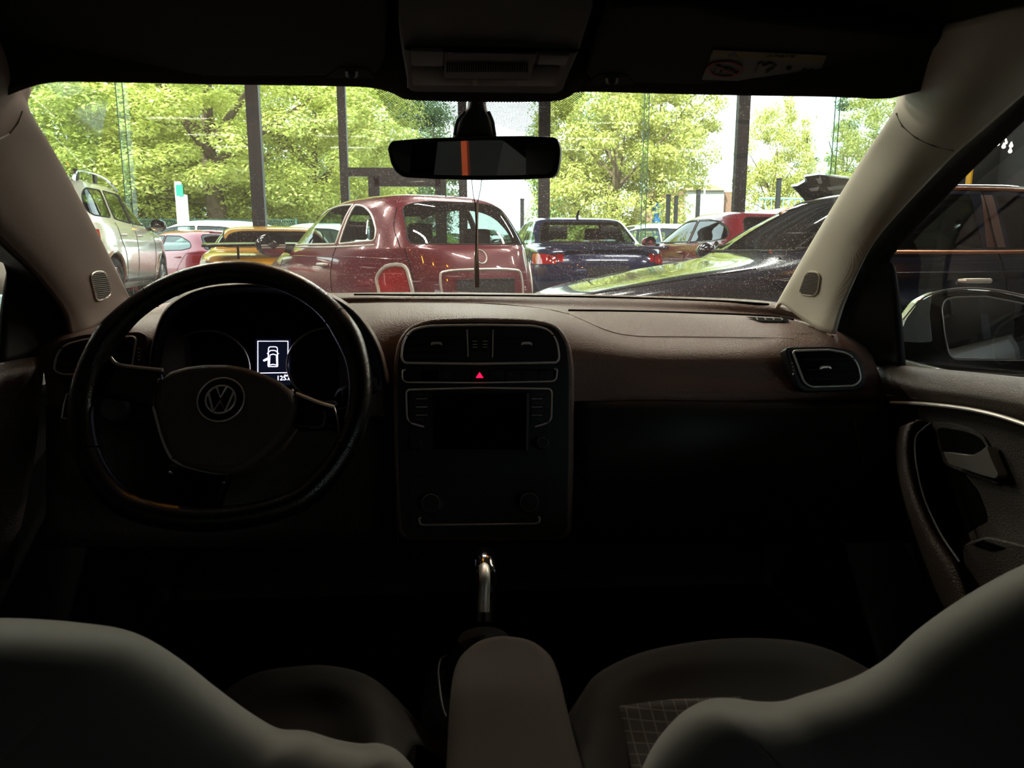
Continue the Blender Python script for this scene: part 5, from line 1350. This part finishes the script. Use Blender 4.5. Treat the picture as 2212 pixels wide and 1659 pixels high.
    def line(s, name, pts, r, material, view='side', sides=(1, -1), off=.001, parent=None, smooth=3):
        for sg in sides:
            P = crom([V((p[0], p[1], 0)) for p in pts], smooth)
            Q = [s.surf(x=p.x, z=p.y, side=sg, off=off) if view == 'side' else (s.surf(y=p.x, z=p.y, side=-1 if view == 'rear' else 1, off=off) if view in ('rear', 'front') else s.surf(x=p.x, y=p.y * sg, off=off)) for p in P]
            Q = [q for q in Q if q is not None]
            if len(Q) > 1: MB().tube(Q, r, 6).build(name, material, parent or s.t, world=False)
    def wheel(s, x, z, r, y, spokes=5, sides=(1, -1), rim=M_alloy):
        for sg in sides:
            c = V((x, sg * y, z)); ax = V((0, sg, 0))
            wh = MB().lathe([(r * .62, -.10), (r * .93, -.10), (r, -.07), (r, .07), (r * .95, .10), (r * .70, .105), (r * .66, .085), (r * .62, .02)], c, ax, 32).build('wheel', M_tyre, s.t, world=False)
            g = MB().lathe([(r * .67, .09), (r * .62, .10), (r * .58, .02), (r * .55, -.04)], c, ax, 32)
            for k in range(spokes):
                for d in (-.13, .13):
                    a = 2 * PI * k / spokes + d
                    e = V((math.cos(a), 0, math.sin(a)))
                    g.tube([c + ax * .055 + e * r * .1, c + ax * .065 + e * r * .35, c + ax * .075 + e * r * .62], [r * .07, r * .055, r * .05], 6)
            g.lathe([(0, .085), (r * .13, .08), (r * .16, .05)], c, ax, 16)
            g.build('rim', rim, wh, world=False)
            MB().lathe([(0, -.02), (r * .6, -.02)], c, ax, 20).build('brake', M_blkm, wh, world=False)
            # wheel arch liner
            MB().lathe([(r * 1.13, .08), (r * 1.16, -.22), (.02, -.24)], c, ax, 28).build('arch_liner', M_blkm, s.t, world=False)
    def mirror(s, x, y, z, material, size=(.10, .12, .085), sides=(1, -1)):
        for sg in sides:
            a = s.surf(x=x + .02, z=z - .05, side=sg, off=-.01); c = V((x, sg * y, z))
            mm = MB().ball(c, 1, 16, size).build('wing_mirror', material, s.t, world=False)
            if a is not None: MB().tube([a, V((x + .01, sg * (y - size[1] * .5), z - .03))], [.035, .025], 8).build('mirror_arm', M_blk, mm, world=False)
            MB().lathe([(0, 0), (size[1] * .8, 0)], c + V((-size[0] * .92, 0, 0)), (-1, 0, 0), 20).build('mirror_glass', M_mirr, mm, world=False)
    def handle(s, x, z, material, sides=(1, -1), L=.18):
        for sg in sides:
            p = [s.surf(x=x + d, z=z, side=sg, off=.0) for d in (-L / 2, 0, L / 2)]
            if all(q is not None for q in p):
                o = V((0, sg, 0))
                MB().tube([p[0], p[0] + o * .028 + V((.02, 0, 0)), p[1] + o * .034, p[2] + o * .028 - V((.02, 0, 0)), p[2]], [.010, .014, .015, .014, .010], 8).build('door_handle', material, s.t, world=False)
    def seats(s, xs, z0, ztop, ys, hr=True, material=None):
        for x in xs:
            for y in ys:
                g = MB().box((x, y, (z0 + ztop) / 2), (.13, .42, ztop - z0), Matrix.Rotation(-.15, 3, 'Y'))
                st = g.build('seat_back', material or M_lining, s.t, bevel=.05, seg=3, world=False)
                if hr: MB().box((x - .08, y, ztop + .11), (.09, .25, .17)).build('head_rest', material or M_lining, st, bevel=.035, seg=3, world=False)
    def plate(s, y0, y1, z0, z1, material=M_plate, name='number_plate', end=-1, d=.012):
        p = s.surf(y=(y0 + y1) / 2, z=(z0 + z1) / 2, side=end)
        return MB().box((p.x + end * d, (y0 + y1) / 2, (z0 + z1) / 2), (.02, y1 - y0, z1 - z0)).build(name, material, s.t, bevel=.004, world=False)

P_red = paint('dark red car paint', (104, 12, 36), .15)
P_gold = paint('amber yellow car paint', (196, 138, 30), .3)
P_suv = paint('silver beige car paint', (222, 218, 206), .15, .22)
P_navy = paint('dark navy car paint', (16, 22, 46), .3, .2)
P_blue = paint('deep blue car paint', (26, 34, 70), .3, .22)
P_crim = paint('crimson car paint', (178, 30, 56), .15)
P_wine = paint('wine red car paint', (120, 22, 36), .25)
P_white = paint('white car paint', (232, 234, 234), 0, .3)
P_silver = paint('silver car paint', (186, 192, 196), .6, .3)
P_black = paint('black car paint', (10, 10, 11), .1, .15)

# ---- small round red hatchback
c = Car('hatchback_car', 'small rounded red hatchback with chrome trimmed windows straight ahead', (.176, 5.846, FZ), 123.3, .97, [
 (.34, .20, 3.30, .20, .66, 4.5), (.12, .32, 3.48, .32, .76, 4.2), (.03, .50, 3.55, .50, .81, 3.8), (.02, .66, 3.53, .66, .83, 3.7), (.05, .82, 3.44, .80, .825, 3.7), (.09, .94, 3.20, .91, .80, 3.8),
 (.125, 1.01, 2.90, .98, .775, 4), (.16, 1.05, 2.66, 1.04, .75, 4.2), (.24, 1.17, 2.46, 1.16, .705, 4.3), (.34, 1.30, 2.18, 1.30, .645, 4.3), (.43, 1.39, 1.95, 1.40, .58, 4.2), (.56, 1.45, 1.75, 1.46, .48, 3.8), (.80, 1.485, 1.50, 1.49, .30, 3.4), (1.0, 1.495, 1.3, 1.495, .05, 3)], P_red)
for x in (.60, 2.90): c.region(ellipse(x, .31, .335, .335, 22), 'side', 'arch', None, 0, delete=True)
chx = (M_chr, .010)
c.region([(2.46, 1.06), (2.36, 1.16), (2.10, 1.29), (1.80, 1.375), (1.50, 1.405), (1.205, 1.40), (1.235, 1.06)], 'side', 'side_window', M_cglass, [.03, .1, .1, .1, .1, .02, .02], trim=(M_chr, .009))
c.region([(1.165, 1.06), (1.155, 1.395), (.95, 1.375), (.74, 1.30), (.60, 1.17), (.57, 1.08)], 'side', 'quarter_window', M_cglass, [.02, .02, .12, .12, .10, .04], trim=(M_chr, .009))
c.region([(-.57, 1.055), (.57, 1.055), (.50, 1.36), (.30, 1.40), (-.30, 1.40), (-.50, 1.36)], 'rear', 'rear_window', M_cmid, [.05, .05, .06, .1, .1, .06], trim=(M_rub, .006))
c.region([(-.64, 1.06), (.64, 1.06), (.54, 1.37), (-.54, 1.37)], 'front', 'windscreen', M_cglass, .06, trim=(M_rub, .006))
c.region([(.585, .60), (.735, .60), (.745, .80), (.70, .895), (.61, .895)], 'rear', 'tail_lamp', M_lens, [.05, .05, .05, .05, .05], trim=(M_chr, .016, 'lamp_ring'))
c.line('rear_trim', [(-.40, .62), (-.40, .80), (-.33, .845), (0, .855), (.33, .845), (.40, .80), (.40, .62)], .011, M_chr, 'rear', (1,))
c.plate(-.28, .28, .63, .78, mat('dark plate recess', (42, 42, 46), .4), 'plate_recess')
c.line('badge_ring', [(.055 * math.cos(t), .955 + .055 * math.sin(t)) for t in [2 * PI * k / 20 for k in range(21)]], .007, M_chr, 'rear', (1,))
c.line('door_seam', [(1.20, 1.05), (1.19, .8), (1.16, .5), (1.24, .32)], .0045, M_dark)
c.line('door_seam', [(2.44, 1.02), (2.42, .7), (2.30, .4)], .0045, M_dark)
c.line('side_moulding', [(2.42, .955), (1.8, .955), (1.2, .95), (.6, .945), (.3, .93)], .006, paint('dark red car paint', (104, 12, 36)))
c.line('belt_moulding', [(2.48, 1.045), (1.8, 1.035), (1.2, 1.035), (.56, 1.045)], .008, M_chr)
c.handle(1.36, .885, M_chr)
c.line('aerial', [(.62, 0), (.60, 0)], .004, M_blk, 'top', (1,))
c.line('hatch_seam', [(-.62, 1.03), (-.60, 1.2), (-.50, 1.40)], .004, M_dark, 'rear', (1,)); c.line('hatch_seam', [(.62, 1.03), (.60, 1.2), (.50, 1.40)], .004, M_dark, 'rear', (1,))
c.line('hatch_seam', [(-.60, 1.02), (-.57, .7), (-.55, .52), (0, .50), (.55, .52), (.57, .7), (.60, 1.02)], .004, M_dark, 'rear', (1,))
c.wheel(.60, .31, .295, .70, 8); c.wheel(2.90, .31, .295, .70, 8)
c.mirror(2.34, .93, 1.06, mat('dark mirror cap', (40, 42, 42), .2, coat=1), (.09, .15, .11))
c.seats((1.75,), .55, 1.08, (-.36, .36)); c.seats((.72,), .55, 1.0, (-.34, .34))
MB().tube([V((2.05, .38, .85)), V((2.25, .38, .92))], .02, 8).build('steering_column', M_lining, c.t, world=False)
c.finish()

# ---- silver beige SUV
c = Car('suv_car', 'silver beige SUV with roof rails beside the left windscreen pillar', (-5.18, 8.85, FZ + .19), 99.8, 1.0, [
 (.35, .28, 4.20, .28, .82, 6), (.12, .42, 4.40, .42, .91, 6), (.03, .62, 4.48, .62, .94, 5.5), (.02, .85, 4.45, .85, .945, 5.5), (.06, 1.02, 4.28, 1.0, .93, 5.5), (.11, 1.10, 3.55, 1.10, .91, 5.5), (.14, 1.15, 3.22, 1.15, .885, 6),
 (.22, 1.32, 2.92, 1.32, .82, 6), (.32, 1.50, 2.55, 1.50, .755, 6), (.40, 1.60, 2.30, 1.61, .70, 6), (.50, 1.655, 2.10, 1.665, .62, 5.5), (.80, 1.69, 1.80, 1.70, .40, 5), (1.0, 1.70, 1.60, 1.705, .05, 4)], P_suv)
for x in (.85, 3.55): c.region(ellipse(x, .36, .40, .40, 22), 'side', 'arch', None, 0, delete=True)
c.region([(3.02, 1.165), (2.80, 1.32), (2.50, 1.475), (2.30, 1.545), (2.06, 1.56), (2.03, 1.165)], 'side', 'front_window', M_cglass, [.03, .15, .15, .1, .02, .02], trim=(M_rub, .010))
c.region([(1.97, 1.165), (1.99, 1.56), (1.30, 1.56), (1.20, 1.20)], 'side', 'rear_door_window', M_cglass, [.02, .02, .05, .05], trim=(M_rub, .010))
c.region([(1.08, 1.21), (1.17, 1.555), (.62, 1.54), (.46, 1.45), (.38, 1.26), (.48, 1.21)], 'side', 'quarter_window', M_cglass, [.08, .03, .08, .08, .06, .06], trim=(M_rub, .010))
c.region([(-.72, 1.18), (.72, 1.18), (.60, 1.58), (-.60, 1.58)], 'rear', 'rear_window', M_cdark, .06, trim=(M_rub, .008))
c.region([(-.74, 1.17), (.74, 1.17), (.62, 1.59), (-.62, 1.59)], 'front', 'windscreen', M_cglass, .06, trim=(M_rub, .008))
c.region([(.48, .90), (.93, .88), (.93, 1.04), (.70, 1.06), (.50, 1.02)], 'rear', 'tail_lamp', M_lens, .03)
c.region([(-.02, .88), (.30, .90), (.40, .98), (.26, 1.045), (-.02, 1.04)], 'side', 'tail_lamp', M_lens, .03)
c.line('door_seam', [(2.0, 1.15), (2.0, .8), (1.98, .42)], .005, M_dark); c.line('door_seam', [(1.14, 1.15), (1.18, .95), (1.34, .75), (1.42, .42)], .005, M_dark); c.line('door_seam', [(3.08, 1.10), (3.08, .8), (3.0, .42)], .005, M_dark)
c.line('hatch_seam', [(.24, 1.16), (.16, 1.02), (.12, .86), (.30, .70)], .005, M_dark)
c.handle(1.32, 1.0, M_chr); c.handle(2.16, 1.0, M_chr)
for sg in (1, -1):
    g = MB().tube(crom([V((.42, sg * .66, 1.60)), V((.56, sg * .655, 1.72)), V((.9, sg * .64, 1.765)), V((1.6, sg * .64, 1.77)), V((2.05, sg * .64, 1.72)), V((2.28, sg * .66, 1.63))], 6), .019, 8)
    rr = g.build('roof_rail', M_chrb, c.t, world=False)
    for x in (.62, 1.35): MB().box((x, sg * .642, 1.70), (.10, .03, .12)).build('rail_foot', M_blk, rr, world=False)
MB().surf([[V((.36, y, 1.62 - abs(y) * .02)), V((.22, y * .98, 1.625 - abs(y) * .03)), V((.24, y * .98, 1.585))] for y in (-.66, -.3, 0, .3, .66)], 4, 4).build('roof_spoiler', P_suv, c.t, solid=.02, world=False)
c.wheel(.85, .36, .345, .835, 10); c.wheel(3.55, .36, .345, .835, 10)
for x in (.85, 3.55): c.line('arch_moulding', [(x + .42 * math.cos(t), .36 + .42 * math.sin(t)) for t in [PI * (k / 12) for k in range(13)]], .022, mat('copper brown arch trim', (150, 116, 100), .35, coat=1), off=.002)
c.line('sill_moulding', [(1.3, .40), (2.2, .40), (3.1, .40)], .03, M_blk)
c.mirror(2.98, 1.03, 1.17, mat('black mirror cap', (26, 27, 28), .15, coat=1), (.10, .12, .095))
c.seats((2.1, 1.25), .75, 1.25, (-.38, .38))
c.finish()
shell('plinth', MB().box((-5.5, 11.0, FZ + .09), (2.6, 5.2, .2)), M_floor, 'low display step under the silver car')

# ---- amber yellow coupe with black wing
c = Car('coupe_car', 'amber yellow coupe with a black rear wing seen above the steering wheel', (-2.042, 8.48, FZ), 105.5, 1.02, [
 (.30, .22, 4.10, .22, .72, 5), (.10, .38, 4.28, .36, .84, 4.5), (.02, .58, 4.32, .52, .89, 4.3), (.06, .75, 4.25, .66, .895, 4.3), (.16, .87, 4.0, .78, .87, 4.3), (.42, .935, 3.4, .88, .83, 4.5), (.80, .965, 3.0, .93, .78, 5),
 (.95, 1.03, 2.75, 1.03, .72, 5), (1.15, 1.14, 2.45, 1.14, .64, 5), (1.34, 1.22, 2.2, 1.22, .57, 4.5), (1.5, 1.255, 2.0, 1.26, .45, 4), (1.7, 1.275, 1.9, 1.28, .06, 3)], P_gold)
c.region([(-.60, 1.0), (.60, 1.0), (.53, 1.16), (.38, 1.195), (-.38, 1.195), (-.53, 1.16)], 'rear', 'rear_window', M_cdark, [.06, .06, .06, .08, .08, .06], trim=(M_rub, .008))
c.region([(-.62, 1.0), (.62, 1.0), (.5, 1.22), (-.5, 1.22)], 'front', 'windscreen', M_cglass, .06, trim=(M_rub, .008))
c.region([(2.75, 1.0), (2.4, 1.14), (2.1, 1.205), (1.45, 1.20), (1.05, 1.06), (1.1, 1.0)], 'side', 'side_window', M_cdark, [.03, .1, .1, .1, .05, .04], trim=(M_rub, .008))
c.region([(.45, .72), (.86, .74), (.80, .85), (.50, .82)], 'rear', 'tail_lamp', M_lensd, .03)
wg_ = MB().surf([[V((.06, y, 1.005 + .012 * math.cos(y * 2))), V((.20, y, 1.03 + .012 * math.cos(y * 2))), V((.34, y, 1.015))] for y in (-.78, -.4, 0, .4, .78)], 5, 4).build('rear_wing', M_pian, c.t, solid=.022, world=False)
for sg in (-1, 1): MB().box((.22, sg * .42, .95), (.10, .025, .16)).build('wing_post', M_pian, wg_, world=False)
for z in (.80, .86): c.line('tail_crease', [(-.72, z), (0, z + .01), (.72, z)], .006, P_gold, 'rear', (1,))
c.wheel(.75, .32, .32, .80, 5); c.wheel(3.4, .32, .32, .80, 5)
for x in (.75, 3.4): c.region(ellipse(x, .32, .36, .36, 18), 'side', 'arch', None, 0, delete=True)
c.seats((2.0,), .5, 1.0, (-.35, .35))
c.finish()

HATCH = [(.35, .22, 4.0, .22, .74, 5.5), (.10, .36, 4.16, .36, .85, 5), (.02, .55, 4.22, .55, .885, 5), (.03, .76, 4.16, .72, .89, 5), (.08, .92, 3.95, .86, .875, 5), (.14, 1.0, 3.35, .96, .85, 5), (.18, 1.03, 3.0, 1.02, .83, 5.5),
         (.30, 1.15, 2.72, 1.16, .76, 5.5), (.46, 1.31, 2.35, 1.31, .68, 5.5), (.56, 1.39, 2.1, 1.40, .62, 5), (.72, 1.435, 1.9, 1.445, .52, 5), (1.0, 1.46, 1.7, 1.47, .3, 4), (1.2, 1.465, 1.5, 1.475, .05, 3)]
def hatch(name, label, loc, hd, sc, pm, glass=M_cglass, lamp=True, group='cars in the showroom', hscale=1.0, detail=True, wheels=True):
    R = [(a, b * hscale, c_, d * hscale, e, f) for a, b, c_, d, e, f in HATCH]
    k = Car(name, label, loc, hd, sc, R, pm, group)
    Z = lambda P: [(a, b * hscale) for a, b in P]
    k.region(Z([(2.80, 1.05), (2.45, 1.21), (2.2, 1.31), (1.95, 1.345), (1.66, 1.35), (1.64, 1.05)]), 'side', 'front_window', glass, [.03, .15, .12, .1, .02, .02], trim=(M_rub, .009))
    k.region(Z([(1.59, 1.05), (1.61, 1.35), (1.1, 1.335), (.70, 1.22), (.60, 1.10), (.85, 1.06)]), 'side', 'rear_door_window', glass, [.02, .02, .1, .08, .05, .05], trim=(M_rub, .009))
    k.region(Z([(-.66, 1.06), (.66, 1.06), (.55, 1.36), (-.55, 1.36)]), 'rear', 'rear_window', M_cdark, .07, trim=(M_rub, .008))
    k.region(Z([(-.70, 1.04), (.70, 1.04), (.56, 1.38), (-.56, 1.38)]), 'front', 'windscreen', glass, .06, trim=(M_rub, .008))
    if lamp:
        k.region(Z([(.50, .80), (.88, .82), (.88, .95), (.55, .96)]), 'rear', 'tail_lamp', M_lens, .03)
        k.region(Z([(-.02, .82), (.22, .84), (.30, .92), (-.02, .95)]), 'side', 'tail_lamp', M_lens, .02)
    if detail:
        for x in (.78, 3.36): k.region(ellipse(x, .32, .36, .36, 18), 'side', 'arch', None, 0, delete=True)
        k.wheel(.78, .32, .315, .79, 5); k.wheel(3.36, .32, .315, .79, 5)
        k.line('door_seam', [(1.62, 1.03 * hscale), (1.62, .7), (1.6, .36)], .004, M_dark); k.line('door_seam', [(.62, 1.05 * hscale), (.80, .85), (1.0, .6), (1.05, .36)], .004, M_dark)
        k.handle(1.75, .90 * hscale, pm); k.handle(.92, .93 * hscale, pm)
    k.mirror(2.72, .97, 1.06 * hscale, pm)
    return k
# ---- red hatch right of the blue saloon
k = hatch('estate_car', 'wine red estate car with dark side windows right of the blue saloon', (4.547, 9.867, FZ), 100.7, 1.01, P_wine, M_cdark, hscale=1.05)
k.line('roof_trim', [(2.85, 1.10), (2.45, 1.29), (2.2, 1.39), (1.9, 1.43), (1.3, 1.43), (.8, 1.33), (.55, 1.17)], .010, M_chrb)
k.line('belt_trim', [(2.85, 1.09), (1.6, 1.09), (.6, 1.12)], .009, M_chrb)
k.finish()
# ---- crimson car beyond the SUV, outside
k = hatch('sports_hatchback_car', 'crimson hatchback outside between the silver SUV and the yellow coupe', (-4.43, 15.6, 0), 140.8, 1.03, P_crim, group='cars outside')
MB().surf([[V((.50, y, 1.42)), V((.28, y * .97, 1.41)), V((.30, y * .97, 1.385))] for y in (-.56, 0, .56)], 5, 3).build('roof_spoiler', P_crim, k.t, solid=.02, world=False)
MB().tube([V((.9, 0, 1.46)), V((.72, 0, 1.62))], [.008, .003], 6).build('aerial', M_blk, k.t, world=False)
k.finish()

SEDAN = [(.35, .22, 4.3, .22, .74, 5.5), (.10, .36, 4.48, .36, .86, 5), (.02, .56, 4.55, .55, .90, 5), (.02, .78, 4.48, .68, .91, 5), (.10, .95, 4.25, .78, .89, 5), (.30, 1.00, 3.75, .88, .86, 5), (.70, 1.02, 3.30, .95, .835, 5.5),
         (.92, 1.06, 3.12, 1.01, .80, 5.5), (1.14, 1.19, 2.86, 1.17, .73, 5.5), (1.34, 1.32, 2.60, 1.31, .66, 5.5), (1.46, 1.38, 2.42, 1.38, .60, 5), (1.62, 1.41, 2.25, 1.41, .48, 4.5), (1.85, 1.425, 2.05, 1.43, .06, 3.5)]
def sedan(name, label, loc, hd, sc, pm, glass, cd=M_cdark):
    k = Car(name, label, loc, hd, sc, SEDAN, pm)
    k.region([(3.05, 1.035), (2.82, 1.17), (2.55, 1.29), (2.30, 1.335), (2.02, 1.34), (2.02, 1.03)], 'side', 'front_window', glass, [.03, .12, .12, .1, .02, .02])
    k.region([(1.86, 1.03), (1.86, 1.335), (1.60, 1.32), (1.30, 1.19), (1.06, 1.06), (1.2, 1.035)], 'side', 'rear_door_window', glass, [.02, .02, .1, .1, .05, .05])
    k.region([(-.66, 1.05), (.66, 1.05), (.55, 1.34), (-.55, 1.34)], 'rear', 'rear_window', cd, .06, trim=(M_rub, .010))
    k.region([(-.70, 1.02), (.70, 1.02), (.55, 1.355), (-.55, 1.355)], 'front', 'windscreen', glass, .06, trim=(M_rub, .010))
    k.region([(.60, .79), (.90, .78), (.90, .91), (.82, .93), (.62, .90)], 'rear', 'tail_lamp', M_lens, .03, trim=(M_rub, .006, 'lamp_seal'))
    k.region([(-.02, .81), (.24, .83), (.32, .90), (-.02, .92)], 'side', 'tail_lamp', M_lens, .02)
    for x in (.80, 3.62): k.region(ellipse(x, .33, .37, .37, 20), 'side', 'arch', None, 0, delete=True)
    k.wheel(.80, .33, .325, .80, 5); k.wheel(3.62, .33, .325, .80, 5)
    return k
k = sedan('saloon_car', 'dark blue saloon seen from behind with red tail lamps right of the red hatchback', (1.783, 9.177, FZ), 94.8, 1.03, P_blue, M_cglass, M_cmid)
k.line('boot_seam', [(-.74, .98), (-.55, .70), (0, .68), (.55, .70), (.74, .98)], .005, M_dark, 'rear', (1,))
k.line('boot_trim', [(-.25, .815), (0, .82), (.25, .815)], .012, M_chrb, 'rear', (1,))
k.plate(-.26, .26, .66, .77, mat('dark plate recess', (42, 42, 46), .4), 'plate_recess')
MB().surf([[V((.12, y, .985 - y * y * .03)), V((.02, y * .99, 1.01 - y * y * .03)), V((.03, y * .99, .985 - y * y * .03))] for y in (-.76, -.4, 0, .4, .76)], 5, 3).build('boot_lip', P_blue, k.t, solid=.012, world=False)
MB().tube([V((1.65, 0, 1.42)), V((1.56, 0, 1.50)), V((1.5, 0, 1.50))], [.022, .014, .006], 8).build('roof_aerial', M_blk, k.t, world=False)
k.mirror(2.95, .99, 1.04, P_blue); k.seats((2.2, 1.3), .6, 1.08, (-.36, .36))
MB().box((.95, .1, 1.06), (.05, .5, .03)).build('parcel_shelf', M_lining, k.t, world=False)
k.finish()
# ---- navy saloon on the right, nose to the left
k = sedan('saloon_car', 'dark navy saloon on the right with its bonnet pointing left', (4.62, 4.592, FZ), 181.1, .948, P_navy, M_cdark, M_cglass)
M_brz = mat('bronze brown trim strip', (150, 92, 60), .35, metal=.7)
M_pilb = mat('brown window post film', (70, 46, 38), .4, coat=.5)
k.region([(1.995, 1.04), (1.955, 1.335), (1.885, 1.335), (1.885, 1.04)], 'side', 'door_post', M_pilb, .004)
k.line('window_frame_trim', [(3.10, 1.045), (2.84, 1.19), (2.56, 1.315), (2.30, 1.362), (1.9, 1.368), (1.60, 1.345), (1.28, 1.21), (1.02, 1.07)], .013, M_brz)
k.line('belt_trim', [(3.10, 1.015), (2.5, 1.012), (1.9, 1.012), (1.0, 1.025)], .013, M_brz)
k.line('door_seam', [(1.94, 1.36), (1.94, 1.0), (1.92, .7), (1.90, .40)], .005, M_dark); k.line('door_seam', [(3.12, .98), (3.1, .7), (3.0, .40)], .005, M_dark)
k.line('shoulder_crease', [(3.6, .88), (2.6, .90), (1.6, .91), (.6, .90)], .005, P_navy)
k.handle(2.12, .86, M_chr); k.handle(1.18, .88, M_chr)
k.line('bonnet_seam', [(4.30, .58), (3.9, .70), (3.3, .76)], .004, M_dark, 'top')
k.region([(.45, .56), (.86, .60), (.84, .72), (.55, .68)], 'front', 'head_lamp', M_hl, .03)
k.mirror(2.98, .95, 1.02, P_navy, (.08, .10, .07)); k.seats((2.2, 1.3), .6, 1.1, (-.36, .36), material=mat('dark grey car seat', (40, 40, 42), .9))
MB().tube([V((3.05, -.5, 1.05)), V((2.85, -.05, 1.14)), V((2.84, .1, 1.14))], .008, 6).build('wiper', M_blk, k.t, world=False)
MB().lathe([(.165, -.015), (.18, 0), (.165, .015)], V((2.62, .38, .98)), V((1, 0, .45)), 28).build('steering_wheel', M_blk, k.t, world=False)
k.finish()
# ---- black car behind it with its bonnet raised
k = hatch('hatchback_car', 'black car with its bonnet raised behind the navy saloon', (7.2, 9.6, FZ), 205, .95, P_black, M_cdark, lamp=False, detail=False)
k.finish()
bt = k.t
g = MB()
A = [(1709, 403), (1722, 402), (1740, 392), (1737, 382), (1770, 377), (1800, 380), (1845, 386), (1880, 400), (1880, 450), (1745, 450), (1737, 432), (1722, 415)]
cpx = [aY(x, y, 8.6) for x, y in A]
g.prism(cpx, (.12, .30, .05))
ob = g.build('raised_bonnet', P_black, None, bevel=.02, seg=2)
for q in (('rib', [(1745, 408), (1768, 404), (1765, 412), (1750, 414)]), ('rib', [(1785, 405), (1840, 398), (1838, 406), (1790, 412)]), ('rib', [(1760, 386), (1768, 398), (1775, 396), (1772, 384)])):
    r2 = MB().prism([aY(x, y, 8.60) for x, y in q[1]], (0, -.02, 0)).build(q[0], M_cons, ob, bevel=.004)
bpy.context.view_layer.update()
mw = Matrix.LocRotScale(bt.location, bt.rotation_euler, bt.scale)
ob.parent = bt; ob.matrix_parent_inverse = mw.inverted()

# ---- cars outside, beyond the glass: built once, copied
def copy_tree(o, parent=None):
    c2 = o.copy(); COL.objects.link(c2)
    if parent is not None: c2.parent = parent
    for ch in o.children: copy_tree(ch, c2)
    return c2
src = hatch('parked_car', 'white car outside left of the yellow coupe roof', (aY(430, 480, 18.4).x + 2.2, 18.4, 0), 175, 1.22, P_white, M_cglass, group='cars outside')
src.finish()
bpy.context.view_layer.update()
def recolor(o, old, new):
    for q in [o] + list(o.children_recursive):
        if q.type == 'MESH' and old.name in [m_.name for m_ in q.data.materials if m_]:
            q.data = q.data.copy()
            for i, m_ in enumerate(q.data.materials):
                if m_ and m_.name == old.name: q.data.materials[i] = new
for px, Y, hd, pm, lb, sc in ((630, 19, 170, P_white, 'white car outside behind the red hatchback windscreen', 1.2), (1350, 19, 185, P_silver, 'silver car outside right of the blue saloon roof', 1.2), (1452, 23, 182, P_white, 'white car outside behind the wine red estate', 1.0),
                              (1640, 17.6, 178, P_white, 'tall white car outside right of the wine red estate roof', 1.42), (1120, 26, 178, P_silver, 'silver car outside left of the blue saloon', 1.0)):
    c2 = copy_tree(src.t)
    c2.location = (aY(px, 480, Y).x + 2.1 * sc, Y, 0); c2.rotation_euler = (0, 0, math.radians(hd)); c2.scale = (sc,) * 3
    c2['label'] = lb
    bpy.context.view_layer.update()
    if pm is not P_white: recolor(c2, P_white, pm)
# dark red car just visible past the driver window
c2 = copy_tree(src.t); c2.location = (-5.35, 3.2, FZ); c2.rotation_euler = (0, 0, math.radians(95)); c2.scale = (1,) * 3
c2['label'] = 'crimson car in the showroom beyond the driver door window'; c2['group'] = 'cars in the showroom'
bpy.context.view_layer.update(); recolor(c2, P_white, P_crim)
